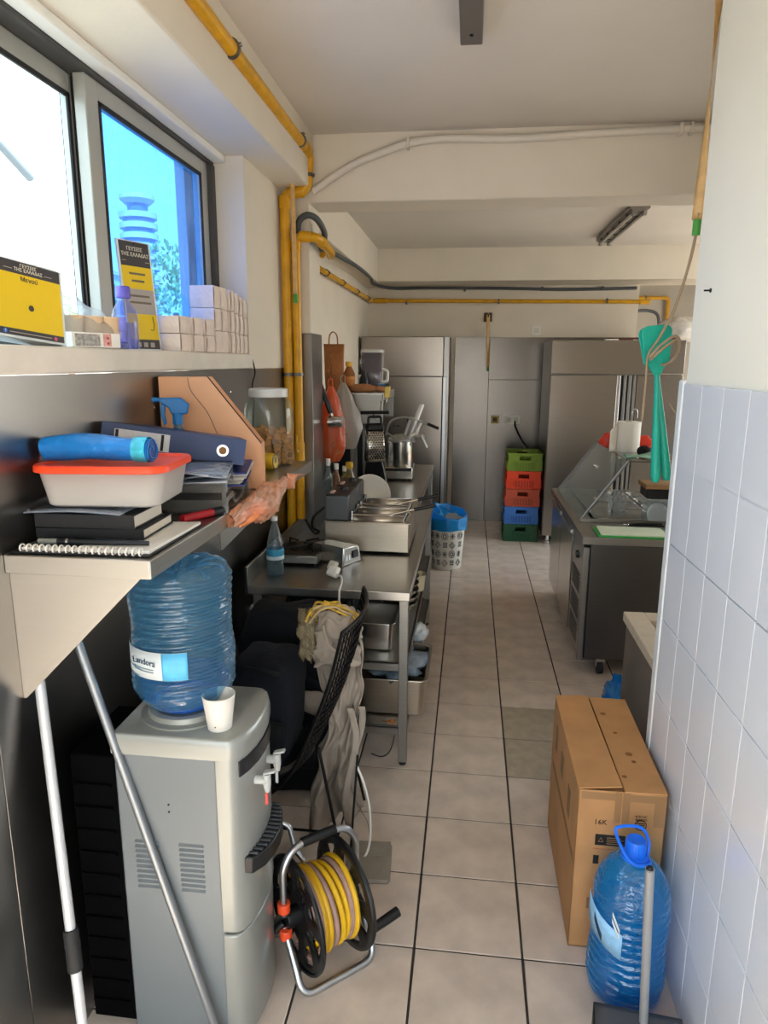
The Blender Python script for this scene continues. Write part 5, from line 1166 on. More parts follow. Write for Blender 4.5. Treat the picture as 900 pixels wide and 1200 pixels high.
def processor():
    t = thing('food_processor', 'steel vegetable cutter with round bowl, feed tube and black lever', 'food processor', (-.60, 5.88, TZ))
    MB().box(-.145,.135,-.13,.16,.015,.115).build('base', STB, t, bevel=.008)
    MB().box(-.140,.130,-.134,-.130,.085,.11).build('trim', black, t)
    MB().lathe([(0,.115),(.105,.115),(.108,.122),(.108,.315),(.114,.318),(.114,.324),(0,.326)], (.02,0,0), 36).build('bowl', STB, t)
    MB().lathe([(.112,.324),(.110,.345),(.075,.375),(.04,.385),(0,.386)], (.02,0,0), 32).build('lid', clear('cloudy_lid', '#dcdcda', 1., .55, '#c8c6c2', .15), t)
    MB().tube([(.09,.0,.335),(.155,.0,.515)], [.058,.062], 20).build('feed_tube', mat('cast_alu', '#bdbcba', .35, .7), t)
    MB().tube([(.140,0,.48),(.195,0,.625)], [.022,.020], 14).build('pusher', whitep, t); MB().blob((.197,0,.628), (.021,.021,.012)).build('pusher_end', whitep, t)
    MB().tube(spline([(-.10,-.06,.38),(-.06,-.06,.49),(.05,-.06,.53),(.18,-.05,.50),(.26,-.04,.475)], 6), .009, 8).build('lever', alu, t)
    MB().tube([(.25,-.04,.478),(.345,-.04,.440)], .013, 10).build('lever_grip', black, t)
    MB().tube(spline([(-.09,-.07,.40),(.02,-.09,.345),(.12,-.09,.385)], 5), .008, 8).build('clamp_arm', alu, t); MB().tube([(.11,-.09,.38),(.165,-.09,.405)], .010, 8).build('clamp_grip', whitep, t)
    MB().lathe([(0,0),(.06,0),(.075,.03),(.07,.035),(0,.035)], (.16,.03,.34), 20).build('outlet', MATS['cast_alu'], t)
    MB().obox((.225,-.02,.33), (.012,.08,.12), (0,math.radians(-25),0)).build('latch', MATS['cast_alu'], t, bevel=.003)
    for x in (-.12,.11):
        for y in (-.10,.13): MB().lathe([(.014,0),(.014,.016)], (x,y,0), 8).build('foot', dkrub, t)
    MB().lathe([(0,-.138),(.009,-.138),(.009,-.130),(0,-.130)], (.02,0,.075), 10, axis='y').build('button', chrome, t)
processor()
# ================================================================== bin, fridges, crates
def waste_bin():
    t = thing('waste_bin', 'white patterned waste bin lined with a bright blue bag', 'bin', (-.172, 6.20, 0))
    whiteb = mat('bin_white', '#cfccc2', .5, var=.04, scale=6); pat = mat('bin_print', '#4c4c4c', .6)
    MB().lathe([(0,.004),(.128,.004),(.132,.010),(.165,.46),(.171,.465),(.171,.475),(.163,.473),(.128,.02),(0,.02)], n=40).build('body', whiteb, t)
    def on(a, z, off=.0015): r = .132+.033*(z-.01)/.45+off; return Vector((r*math.cos(a), r*math.sin(a), z))
    for ci, ac in enumerate([math.radians(d) for d in (-150, -122, -96, -70, -40)]):
        for ri, zc in enumerate((.07, .155, .24, .325, .395)):
            kind = (ci*2+ri) % 4; s = .028 if ri < 4 else .016
            m = MB()
            def ringp(k, n, q): return on(ac+q*s*7*math.cos(2*math.pi*k/n)*.99, zc+q*s*math.sin(2*math.pi*k/n)*1.2)
            if kind == 0:
                for q in (1., .55): m.tube([ringp(k, 4, q) for k in range(4)], .0028, 5, closed=True)
            elif kind == 1:
                for k in range(8): m.tube([on(ac, zc), ringp(k, 8, .9)], .0032, 5)
            elif kind == 2:
                for a_ in (-1, 0, 1):
                    for b_ in (-1, 0, 1): m.tube([on(ac+a_*.09, zc+b_*.018), on(ac+a_*.09+.05, zc+b_*.018+.008)], .005, 5)
            else:
                m.tube([ringp(k, 14, 1.) for k in range(14)], .0028, 5, closed=True); m.tube([ringp(k, 14, .5) for k in range(14)], .0045, 5, closed=True)
            m.build('motif', pat, t)
    bb = clear('bright_blue_film', '#5cc0f0', 1., .75, '#2aa8ee', .25, bump=.8, bscale=25)
    def skirt(u, v):
        a = 2*math.pi*u; k = noise.noise(Vector((math.cos(a)*3, math.sin(a)*3, v*3)))
        if v < .5: q = v*2; r = .178+.016*q*0+.010*k+.004*math.sin(a*11); z = .375+.105*q+.02*noise.noise(Vector((math.cos(a)*2, math.sin(a)*2, 4)))*(1-q)
        else: q = (v-.5)*2; r = .178-.02*q+.012*k; z = .480+.055*math.sin(q*2.2)*(1+.8*math.cos(a-2.4))+.02*k-.16*max(0, q-.6)
        return (r*math.cos(a), r*math.sin(a), z)
    MB().surf(skirt, 48, 18, cu=True).build('liner', bb, t, smooth=180)
    MB().surf(lambda u, v: (-.07+.10*(u-.5)+.03*math.sin(v*5), .03+.06*(v-.5), .46+.15*v*(1-abs(u-.5))+.03*math.sin(u*8)), 10, 10).build('liner_tuft', bb, t, smooth=180)
waste_bin()
FR = steel('fridge_steel', (.58, .55, .52), .28, (2, 2, 50), .03, .002)
t = thing('tall_fridge', 'tall steel fridge in the back left corner behind the table', 'fridge', (-.72, 7.8, 0), world=True)
MB().box(-1.17, -.295, 7.52, 8.15, .10, 2.115).build('body', STW, t, bevel=.004)
MB().box(-1.165, -.295, 7.475, 7.518, .12, 1.70).build('door', FR, t, bevel=.006); MB().box(-1.165, -.295, 7.475, 7.518, 1.705, 2.11).build('header', FR, t, bevel=.004)
MB().box(-.293, -.262, 7.50, 7.53, .12, 1.70).build('handle_profile', alu, t, bevel=.003); MB().box(-.303, -.292, 7.47, 7.52, .12, 1.70).build('seal', black, t)
MB().box(-.292, -.235, 7.56, 8.15, .02, 2.115).build('filler', STW, t, bevel=.003)
for x in (-1.1, -.36):
    for y in (7.56, 8.1): MB().lathe([(.02,0),(.02,.10)], (x,y,0), 10).build('foot', chrome, t)
t = thing('tall_fridge', 'tall two door steel fridge on the right beside the crates', 'fridge', (1.40, 7.5, 0), world=True)
MB().box(.775, 2.03, 7.14, 7.90, .10, 2.065).build('body', STW, t, bevel=.005)
MB().box(.775, 2.03, 7.095, 7.14, 1.745, 2.068).build('header', FR, t, bevel=.005)
for x0, x1 in ((.778, 1.42), (1.60, 2.028)):
    d = MB().box(x0, x1, 7.095, 7.138, .105, 1.735).build('door', FR, t, bevel=.006)
for x in (1.435, 1.49, 1.535, 1.58): MB().box(x-.014, x+.014, 7.10, 7.135, .11, 1.735).build('door_profile', STD if x > 1.45 else chrome, t, bevel=.003)
MB().box(1.455, 1.475, 7.115, 7.14, .11, 1.73).build('gap', black, t); MB().box(1.505, 1.52, 7.115, 7.14, .11, 1.73).build('gap', black, t)
for x in (.84, 1.95):
    for y in (7.18, 7.85):
        f = MB().lathe([(.024,.0),(.026,.004),(.026,.03),(.016,.035),(.016,.10)], (x,y,0), 14).build('foot', chrome, t)
MB().box(1.28, 1.40, 7.10, 7.18, 2.068, 2.078).build('label_strip', whitep, t)
t = thing('wrapped_parcel', 'plastic wrapped parcel lying on top of the tall fridge', 'parcel', (2.12, 7.6, 2.068))
MB().blob((0,0,.12), (.26,.22,.125), 24, 14, .25, 3, 3).build('wrap', mat('silver_wrap', '#c9c5bf', .25, var=.3, scale=10, bump=.8, bscale=15), t, smooth=180)
tag(MB().tube(spline([(1.35,7.14,2.075),(1.6,7.13,2.085),(1.78,7.14,2.08),(1.95,7.2,2.09)], 5), .010, 7).build('pen_cable', mat('dark_red_cable', '#5b2723', .6)), 'thin dark red rod lying along the top edge of the tall fridge', 'rod')
def crate(label, z, col, dx, dark):
    t = thing('plastic_crate', label, 'crate', (.570+dx, 7.43, z), (0, 0, math.radians(2*dx*20)), 'stacked crates by the fridge')
    m = mat('crate_'+col, col, .45, var=.05, scale=6); dk = mat('crate_dark_'+dark, dark, .6)
    W, D, H_ = .345, .40, .186
    s = MB()
    for y in (-D/2, D/2-.008): s.box(-W/2, W/2, y, y+.008, .0, H_*.60)
    for y in (-D/2, D/2-.008):
        s.box(-W/2, -.055, y, y+.008, H_*.60, H_); s.box(.055, W/2, y, y+.008, H_*.60, H_); s.box(-.055, .055, y, y+.008, H_*.83, H_)
    for x in (-W/2, W/2-.008):
        s.box(x, x+.008, -D/2, D/2, .0, H_*.60)
        s.box(x, x+.008, -D/2, -.06, H_*.60, H_); s.box(x, x+.008, .06, D/2, H_*.60, H_); s.box(x, x+.008, -.06, .06, H_*.83, H_)
    s.box(-W/2, W/2, -D/2, D/2, 0, .006)
    s.build('shell', m, t)
    r = MB()
    for y, sg in ((-D/2-.006, 1), (D/2, -1)):
        for z_ in (.004, H_*.30, H_*.52, H_-.014): r.box(-W/2-.004, W/2+.004, y, y+.006, z_, z_+(.012 if z_ > .1 else .006))
        for k in range(9): x = -W/2+.002+k*(W-.016)/8; r.box(x, x+.010, y, y+.006, .004, H_*.52 if 1 < k < 7 else H_-.01)
    for x in (-W/2-.006, W/2):
        for z_ in (.004, H_*.52, H_-.014): r.box(x, x+.006, -D/2, D/2, z_, z_+.010)
        for k in range(9): y = -D/2+k*(D-.01)/8; r.box(x, x+.006, y, y+.010, .004, H_*.52)
    r.build('ribs', m, t)
    g = MB(); g.box(-.10,.10,-D/2-.0075,-D/2-.0055,H_*.10,H_*.46); g.build('grid_panel', dk, t)
    for k in range(7): MB().box(-.095+k*.029,-.087+k*.029,-D/2-.010,-D/2-.007,H_*.10,H_*.46).build('slat', m, t)
crate('dark green plastic crate at the bottom of the stack', 0.0, '#0f4a28', -.004, '#0d4024')
crate('blue plastic crate above the dark green one', .188, '#3670bd', -.003, '#24539a')
crate('faded orange crate in the middle of the stack', .376, '#b94c30', .002, '#8f3a24')
crate('bright orange red crate under the top one', .564, '#df4014', .006, '#a82e10')
crate('lime green crate on top of the stack', .752, '#748f22', .010, '#5c761a')
# ================================================================== refrigerated counter on the right
def counter():
    x0, x1, y0, y1, zt = .670, 1.75, 4.0, 5.62, .866
    t = thing('prep_counter', 'steel refrigerated prep counter with glass guard on the right', 'counter', ((x0+x1)/2, (y0+y1)/2, 0), world=True)
    dsteel = steel('counter_steel', (.40, .39, .38), .38)
    MB().box(x0+.055, x1, y0+.012, y1, .11, .82).build('body', dsteel, t, bevel=.004)
    m = MB(); wx0, wx1, wy0, wy1 = .80, 1.62, 4.50, 5.50
    m.box(x0, wx0, y0, y1, .822, zt); m.box(wx1, x1, y0, y1, .822, zt); m.box(wx0, wx1, y0, wy0, .822, zt); m.box(wx0, wx1, wy1, y1, .822, zt)
    m.build('worktop', ST, t, bevel=.002)
    MB().box(x0+.05, x0+.056, y0+.012, y0+.02, .115, .82).build('gap', black, t)
    MB().box(x0+.015, x0+.05, y0+.02, y0+.055, .10, .80).build('corner_post', ST, t, bevel=.003)
    pnl = MB().box(x0+.020, x0+.052, y0+.06, y0+.46, .12, .80).build('machine_panel', ST, t, bevel=.003)
    MB().lathe([(0,x0+.006),(.022,x0+.006),(.026,x0+.020),(0,x0+.020)], (0,y0+.24,.70), 18, axis='x').build('thermostat', black, pnl)
    for g in range(3):
        for k in range(6): MB().obox((x0+.019,y0+.26,.17+g*.16+k*.022), (.008,.30,.006), (0,.5,0)).build('louvre', STD, pnl)
    for k in range(2):
        ya = y0+.48+k*.56; d = MB().box(x0+.014, x0+.052, ya, ya+.545, .12, .80).build('door', STB, t, bevel=.004)
        MB().box(x0+.004, x0+.016, ya+.02, ya+.525, .765, .79).build('handle', alu, d, bevel=.003)
    for x in (x0+.16, x1-.10):
        for y in (y0+.06, y1-.08):
            c = MB().tube([(x-.018,y,.045),(x+.018,y,.045)], .043, 18).build('castor_wheel', dkrub, t, bevel=.004)
            MB().box(x-.026, x+.026, y-.02, y+.02, .05, .112).build('castor_fork', chrome, c, bevel=.003)
    # wells with food pans under clear lids
    pm = clear('pan_lid', '#e6eaea', 1., .12, '#dfe3e3', .06, bump=.2, bscale=6, ior=1.5)
    for i in range(2):
        for j in range(4):
            cx = wx0+.015+(i+.5)*.395; cy = wy0+.01+(j+.5)*.245
            rr = rrect(.36,.225,.03); mv = lambda q: [(cx+a*q, cy+b*q) for a, b in rr]
            p = loft([(mv(.85), zt-.10),(mv(.97), zt-.005),(mv(1.06), zt+.002),(mv(1.06), zt+.005)], True, False).build('food_pan', STB, t, solid=.0018)
            loft([(mv(1.02), zt+.006),(mv(.98), zt+.016),(mv(.60), zt+.020)]).build('pan_lid', pm, p)
            MB().obox((cx,cy,zt+.030), (.07,.022,.018)).build('lid_knob', pm, p, bevel=.004)
    # glass guard
    gg = clear('guard_glass', '#dfe4e2', 1., .10, '#cfd3d0', .05, ior=1.5)
    ga, gb = 4.42, 5.52; A = (.715, .872); B = (.985, 1.255)
    MB().hexa([(A[0],ga,A[1]),(A[0]+.006,ga,A[1]),(A[0]+.006,gb,A[1]),(A[0],gb,A[1]),(B[0],ga,B[1]),(B[0]+.006,ga,B[1]),(B[0]+.006,gb,B[1]),(B[0],gb,B[1])]).build('guard_pane', gg, t)
    MB().box(B[0]-.005, 1.50, ga, gb, B[1], B[1]+.008).build('guard_shelf', gg, t)
    for y in (ga-.004, gb+.004):
        MB().tube([(A[0],y,A[1]),(B[0],y,B[1]+.004)], .010, 8).build('guard_post', STD, t); MB().tube([(B[0],y,B[1]+.004),(1.50,y,B[1]+.004)], .009, 8).build('guard_rail', STD, t)
        MB().tube([(1.50,y,zt),(1.50,y,B[1]+.004)], .010, 8).build('guard_post', STD, t)
    for q in (.35, .68):
        MB().tube([(A[0]+(B[0]-A[0])*q-.014, ga+.02+(.6 if q > .5 else 0), A[1]+(B[1]-A[1])*q+.006),(A[0]+(B[0]-A[0])*q+.022, ga+.02+(.6 if q > .5 else 0), A[1]+(B[1]-A[1])*q)], .009, 10).build('glass_clip', chrome, t)
    MB().box(A[0], 1.50, ga-.02, ga-.008, zt+.0, zt+.022).build('front_rail', STD, t, bevel=.002)
counter()
t = thing('cutting_board', 'white cutting board with green base on the counter end', 'cutting board', (.965, 4.115, .8665), (0, 0, math.radians(-2)))
loft([(rrect(.40,.235,.02), 0),(rrect(.41,.245,.022), .004),(rrect(.40,.235,.02), .012)]).build('base', mat('green_board', '#2f9c46', .5), t)
loft([(rrect(.375,.212,.015), .0115),(rrect(.372,.209,.015), .019)]).build('top', mat('ivory_board', '#d6e0c4', .6, var=.05, scale=10), t)
t = thing('tongs', 'black and steel tongs lying at the front rail of the counter', 'tongs', (1.09, 4.315, .8665), (0, 0, math.radians(4)))
for s in (-1, 1): MB().tube(spline([(-.11,s*.004,.010),(0,s*.014,.014),(.11,s*.022,.012)], 5), [.006]*11, 8).build('arm', blackm, t)
MB().blob((-.115,0,.012), (.02,.014,.010)).build('joint', chrome, t)
t = thing('paper_roll', 'white kitchen paper roll standing on the glass shelf of the counter', 'paper roll', (1.075, 4.90, 1.2635))
rollm = mat('kitchen_paper', '#e6e1d6', .9, bump=.1, bscale=80)
MB().lathe([(.020,0),(.078,0),(.080,.004),(.080,.196),(.078,.200),(.020,.200)], n=40, cap=False).build('roll', rollm, t)
MB().lathe([(.018,.0),(.021,.0),(.021,.201),(.018,.201)], n=20, cap=False).build('core', card, t)
MB().surf(lambda u, v: (-.075-.06*u, -.03-.055*u, .19*(1-v)+.0-.05*u*(1-v)+.002), 6, 6).build('loose_sheet', rollm, t, solid=.0008)
t = thing('roll_holder', 'chrome loop of the roll stand rising above the paper roll', 'holder', (1.09, 4.90, 1.2635))
MB().tube(spline([(0,0,.02),(0,0,.23),(.008,0,.275),(.02,0,.285),(.032,0,.27),(.034,0,.225)], 5), .004, 8).build('loop', chrome, t)
redm = mat('red_packaging', '#d83b26', .4, var=.15, scale=20)
t = thing('red_packet', 'crumpled red packet left of the paper roll', 'packet', (.985, 5.08, 1.2635)); MB().blob((0,0,.05), (.07,.04,.045), 14, 8, .5, 3, 2).build('packet', redm, t, smooth=50)
t = thing('red_packet', 'crumpled red packet right of the paper roll', 'packet', (1.205, 5.02, 1.2635)); MB().blob((0,0,.045), (.07,.05,.05), 14, 8, .4, 3, 7).build('packet', redm, t, smooth=50)
t = thing('knit_pad', 'round black scouring pad on the glass shelf', 'pad', (1.115, 4.60, 1.2635)); MB().blob((0,0,.036), (.042,.038,.036), 16, 10, .15, 4, 4).build('pad', mat('black_wool', '#15120f', .95, bump=.6, bscale=120), t, smooth=180)
t = thing('folded_cloth', 'pale green cloth folded at the near edge of the glass shelf', 'cloth', (1.06, 4.52, 1.2635)); MB().surf(lambda u, v: (-.075+.19*u, -.05+.10*v, .008+.012*math.sin(u*5)*math.cos(v*3)+.01*v), 12, 8).build('cloth', mat('pale_green_cloth', '#8fb79f', .9), t, solid=.012, smooth=180)
t = thing('lidded_box', 'black box with a wooden lid standing on the pan lids', 'box', (1.27, 4.66, .895))
MB().box(-.12,.20,-.10,.10,.10,.165).build('box', black, t, bevel=.008); MB().box(-.135,.215,-.11,.11,.165,.195).build('lid', mat('wood_lid', '#a98155', .6, var=.2, scale=6, stretch=(1, 8, 8)), t, bevel=.006)
MB().box(-.10,.18,-.09,.09,0,.10).build('stand', clear('clear_stand', '#e3e7e7', 1., .15, '#d8dcdc'), t, bevel=.004)
t = thing('clear_dish', 'round clear plastic dish leaning on the pans', 'dish', (1.20, 4.47, .905), (math.radians(68), 0, math.radians(20)))
MB().lathe([(0,0),(.07,0),(.078,.012),(.082,.012),(.082,.018),(.07,.006),(0,.006)], n=28).build('dish', clear('frosted_lid', '#e8ecee', 1., .35, '#dfe5e8', .1), t)
# ================================================================== sink block, blue bag
t = thing('stone_sink', 'low stone topped sink block behind the tiled wall', 'sink', (1.05, 2.74, 0), world=True)
MB().box(.722, 1.40, 2.46, 3.03, 0, .72).build('base', mat('sink_side', '#6e6459', .6, var=.12, scale=6), t, bevel=.004)
m = MB(); m.box(.71,.80,2.45,3.05,.722,.765); m.box(1.2,1.42,2.45,3.05,.722,.765); m.box(.80,1.2,2.45,2.56,.722,.765); m.box(.80,1.2,2.95,3.05,.722,.765)
m.build('top', mat('beige_stone', '#cabca4', .5, var=.06, scale=20), t, bevel=.004)
loft([([(1.0+a, 2.755+b) for a, b in rrect(.40,.40,.10)], .7235),([(1.0+a*.85, 2.755+b*.85) for a, b in rrect(.40,.40,.10)], .7225)]).build('basin', black, t)
t = thing('plastic_bag', 'blue plastic bag on the floor below the counter end', 'plastic bag', (.835, 3.62, 0))
MB().blob((0,0,.075), (.065,.08,.085), 24, 16, .45, 3, 6).build('bag', MATS['bright_blue_film'], t, smooth=180)
MB().surf(lambda u, v: (-.02+.05*u, .02*math.sin(u*9), .12+.09*v*(1-.5*abs(u-.5))), 8, 6).build('tuft', MATS['bright_blue_film'], t, smooth=180, solid=.001)
t = thing('cardboard_box', 'small brown carton tucked between the tiled wall and the stone sink', 'box', (.683, 2.74, 0))
MB().box(-.03,.03,-.13,.13,0,.30).build('body', card, t, bevel=.003); MB().box(-.031,.031,-.131,.131,.295,.302).build('flap', cardl, t, bevel=.001); MB().box(-.0315,.0315,-.02,.02,.26,.3035).build('tape', tape, t)
# ================================================================== carton, big bottle, dustpan
def carton():
    x0, x1, y0, y1, h = .368, .632, 1.962, 2.575, .570
    t = thing('cardboard_box', 'tall brown cardboard box with taped flaps against the tiled wall', 'box', ((x0+x1)/2, (y0+y1)/2, 0), world=True)
    m = MB(); w = .005
    m.box(x0, x1, y0, y0+w, .002, h); m.box(x0, x1, y1-w, y1, .002, h); m.box(x0, x0+w, y0, y1, .002, h); m.box(x1-w, x1, y0, y1, .002, h); m.box(x0, x1, y0, y1, .002, .008)
    m.build('body', card, t, bevel=.002)
    xm = x0+.132
    MB().hexa([(x0,y0+.002,h),(xm-.002,y0+.006,h+.012),(xm-.012,y1-.005,h+.010),(x0,y1,h),(x0,y0+.002,h+.004),(xm-.002,y0+.006,h+.016),(xm-.012,y1-.005,h+.014),(x0,y1,h+.004)]).build('flap', cardl, t, bevel=.001)
    MB().hexa([(xm+.006,y0,h-.002),(x1,y0,h),(x1,y1,h),(xm-.004,y1,h),(xm+.006,y0,h+.003),(x1,y0,h+.004),(x1,y1,h+.004),(xm-.004,y1,h+.005)]).build('flap', cardl, t, bevel=.001)
    MB().box(x0+.01, x1-.01, y0+.006, y0+.12, h-.012, h-.008).build('inner_flap', card, t)
    tp = MB().box(xm-.022, xm+.024, y0-.0008, y0, h-.105, h-.001).build('tape', tape, t); MB().box(x1-.036, x1-.002, y0-.0008, y0, h-.11, h-.01).build('tape', tape, t)
    MB().box(x0+.01, x1-.01, y0-.0007, y0, h-.030, h-.006).build('tape', tape, t)
    MB().box(xm-.0012, xm+.0012, y0-.0012, y0, h-.11, h-.001).build('seam', cardl, t)
    R = (math.radians(90), 0, 0); c = Vector(((x0+x1)/2, (y0+y1)/2, 0))
    def tx(s, size, x, z, sx=1.): text('lettering', s, size, ink, t, Vector((x, y0-.001, z))-c, R, .0004, sx=sx)
    tx('16K', .024, x0+.072, .462)
    tx('6101101', .010, x0+.192, .492); tx('6014500', .010, x0+.192, .481)
    MB().lathe([(.0155,y0-.0012),(.018,y0-.0012),(.018,y0),(.0155,y0)], (x0+.192,0,.462), 24, axis='y', cap=False).build('round_mark', ink, t)
    for dz in (-.006, 0, .006): MB().box(x0+.180, x0+.204, y0-.0011, y0, .462+dz-.0012, .462+dz+.0012).build('round_mark', ink, t)
    lb_ = MB().box(x0+.060, x0+.150, y0-.0012, y0, .382, .420).build('black_label', ink, t)
    MB().tube([(x0+.070,y0-.0014,.395),(x0+.077,y0-.0014,.409),(x0+.084,y0-.0014,.395)], .0012, 5, closed=True).build('recycling_mark', card, lb_)
    for k in range(4): MB().box(x0+.095, x0+.145-.008*(k % 2), y0-.0016, y0-.001, .388+k*.007, .390+k*.007).build('print_line', card, lb_)
    MB().box(x0+.055, x0+.12, y0-.0011, y0, .368, .3695).build('print_line', mat('red_line', '#a4553f', .7), t)
    MB().box(x0+.058, x0+.075, y0-.0012, y0, .315, .345).build('black_label', ink, t)
    MB().box(x0+.048, x0+.080, y0-.0011, y0, .150, .190).build('print_frame', mat('faint_print2', '#7a5d40', .8), t)
    for y, z, a, b in ((2.12, .42, .05, .05), (2.30, .44, .06, .04), (2.46, .45, .04, .05)): MB().box(x0-.0012, x0, y-a/2, y+a/2, z-b, z+b).build('side_print', mat('faint_print2', '#7a5d40', .8), t)
    MB().box(x0-.0012, x0, y0+.02, y1-.05, .30, .325).build('side_print', mat('faint_print3', '#86653f', .8), t)
    for q in range(5): MB().lathe([(0,h+.0042),(.008+.004*(q % 2),h+.0042),(.006,h+.0052),(0,h+.0052)], (xm+.02+.06*((q*37)%10)/10, y0+.08+.45*((q*53)%10)/10, 0), 10).build('stain', mat('box_stain', '#8a5a2a', .8), t)
carton()
def big_bottle():
    t = thing('water_bottle', 'large blue water bottle with handle standing by the cardboard box', 'water bottle', (.514, 1.828, 0.001), (0, 0, 0))
    t.scale = (.97, .97, .97)
    prof = [(0,.012),(.06,.006),(.095,.004),(.108,.016),(.112,.035)]+[(.114-.005*math.exp(-((z-.20)/.07)**2), z) for z in [.045+.0034*k for k in range(82)]]+[(.112,.335),(.108,.365),(.096,.400),(.078,.430),(.055,.455),(.036,.470),(.030,.476)]
    def fr_(a, z):
        if z < .04: return 1
        if z < .33: return 1+.022*math.sin(2*math.pi*z/.027+.5*math.sin(3*a))+.008*noise.noise(Vector((math.cos(a)*2, math.sin(a)*2, z*12)))
        return 1+.035*abs(math.sin(a*6))*min(1, (z-.33)/.05)*max(0, min(1, (.47-z)/.05))
    MB().lathe(prof, n=64, fn=fr_, cap=False).build('shell', wf2, t, smooth=180)
    MB().lathe([(0,.014),(.100,.014),(.106,.03),(.106,.30),(0,.30)], n=32).build('water', clear('bottle_water2', '#b0e0fa', .5, .22, '#1a9ae6', .05), t)
    capb = mat('cap_blue', '#1470ee', .35)
    MB().lathe([(.034,.462),(.040,.466),(.040,.474),(.030,.478),(.029,.520),(.026,.526),(.018,.524),(0,.522)], n=28).build('cap', capb, t)
    for k in range(24):
        a = 2*math.pi*k/24; MB().tube([(.0292*math.cos(a),.0292*math.sin(a),.480),(.0292*math.cos(a),.0292*math.sin(a),.516)], .0013, 5).build('cap_ridge', capb, t)
    MB().tube(spline([(.036,.0,.474),(.032,-.036,.472),(-.012,-.05,.478),(-.040,-.03,.500),(-.058,.01,.535),(-.048,.02,.548),(.0,.03,.548),(.028,.026,.538),(.042,.016,.50)], 6, closed=True), .0048, 8, closed=True).build('handle', capb, t)
    L = lambda a0, a1, z0, z1, r: (lambda u, v: (r*math.cos(math.radians(a0+(a1-a0)*u)), r*math.sin(math.radians(a0+(a1-a0)*u)), z0+(z1-z0)*v-.05*u))
    lab = MB().surf(L(-185, -112, .25, .335, .1185), 16, 3).build('label', mat('blue_white_label', '#8fc0e6', .5, var=.25, scale=25), t, solid=.0008, smooth=180)
    for z in (.30, .278): MB().surf(L(-128, -116, z+.035, z+.050, .1192), 6, 2).build('label_code', mat('pale_label', '#cdd6da', .5), lab, solid=.0005)
    MB().surf(L(-160, -142, .275, .30, .1192), 6, 2).build('label_mark', mat('navy_ink', '#1d3a55', .6), lab, solid=.0005)
big_bottle()
t = thing('dustpan', 'grey long handled dustpan in front of the big water bottle', 'dustpan', (.49, 1.50, 0), (0, 0, math.radians(-6)))
dp = mat('dustpan_grey', '#4c4e52', .5)
MB().hexa([(-.13,-.14,0),(.13,-.14,0),(.115,.14,0),(-.115,.14,0),(-.13,-.14,.004),(.13,-.14,.004),(.115,.14,.006),(-.115,.14,.006)]).build('floor_plate', dp, t)
for s in (-1, 1): MB().hexa([(s*.13,-.14,0),(s*.126,-.14,0),(s*.111,.14,0),(s*.115,.14,0),(s*.13,-.14,.02),(s*.126,-.14,.02),(s*.111,.14,.12),(s*.115,.14,.12)]).build('side', black if s < 0 else dp, t)
MB().surf(lambda u, v: (-.113+.226*u, .14-.12*v, .118+.012*math.sin(v*1.5)-.03*v*v), 8, 8).build('hood', dp, t, solid=.004)
MB().box(-.115,.115,.136,.142,0,.12).build('back', dp, t, bevel=.002)
MB().tube([(.012,.105,.115),(-.012,.095,.60)], .0115, 14).build('handle', mat('handle_alu', '#a8aaac', .4, .5), t)
MB().tube([(-.012,.095,.597),(-.012,.095,.606)], [.012,.006], 10).build('handle_end', black, t)
# ================================================================== fly swatters on a loop of cable
teal = mat('teal_plastic', '#0f9c88', .45)
def swatter(label, base, rot, flip):
    t = thing('fly_swatter', label, 'fly swatter', base, rot)
    poly = rrect(.105,.135,.025,4); poly = [(x*(1-.22*(.07-y)/.135), y) for x, y in poly]
    MB().prism([(x, y+.455) for x, y in poly], 'y', -.003, .003).build('head', teal, t, bevel=.002)
    for k in range(5): MB().box(-.04+k*.019,-.036+k*.019,-.0042,-.003,.40,.51).build('rib', teal, t)
    MB().prism([(-.030,.398),(.030,.398),(.010,.36),(-.010,.36)], 'y', -.004, .004).build('neck', teal, t, bevel=.002)
    MB().tube([(0,0,.365),(0,0,.30),(.0+flip*.003,0,.12),(flip*.004,0,.02),(flip*.004,0,0)], [.008,.0095,.014,.0165,.010], 12).build('handle', teal, t)
swatter('teal fly swatter hanging head up on the cable loop, left handle', (.645, 2.45, 1.452), (0, math.radians(-5), math.radians(8)), -1)
swatter('teal fly swatter hanging behind the other, right handle', (.680, 2.47, 1.455), (0, math.radians(-9.5), math.radians(4)), 1)
t = thing('cable_loop', 'beige cable looped around the fly swatters at the wall end', 'cable', (.66, 2.38, 1.50), world=True)
cbl = mat('beige_cable', '#8d7a62', .6)
MB().tube(spline([(.675,2.36,2.30),(.672,2.37,2.22),(.655,2.38,2.10),(.628,2.39,2.00),(.600,2.40,1.93),(.570,2.40,1.875),(.572,2.41,1.80),(.568,2.40,1.66)], 8), .0042, 7).build('strand', cbl, t)
MB().tube(spline([(.676,2.36,2.28),(.668,2.37,2.18),(.645,2.38,2.06),(.625,2.38,1.98)], 8), .0042, 7).build('strand', cbl, t)
MB().tube(spline([(.570,2.385,1.868),(.600,2.38,1.905),(.640,2.385,1.935),(.662,2.40,1.925),(.668,2.42,1.89),(.650,2.43,1.855),(.620,2.425,1.845)], 8), .0045, 7).build('loop', cbl, t)
MB().tube(spline([(.574,2.385,1.86),(.605,2.38,1.893),(.645,2.385,1.922),(.655,2.40,1.91)], 8), .0045, 7).build('loop', cbl, t)
MB().tube(spline([(.655,2.41,1.72),(.690,2.40,1.66),(.705,2.39,1.58),(.69,2.38,1.50)], 8), .003, 6).build('tail', cbl, t)
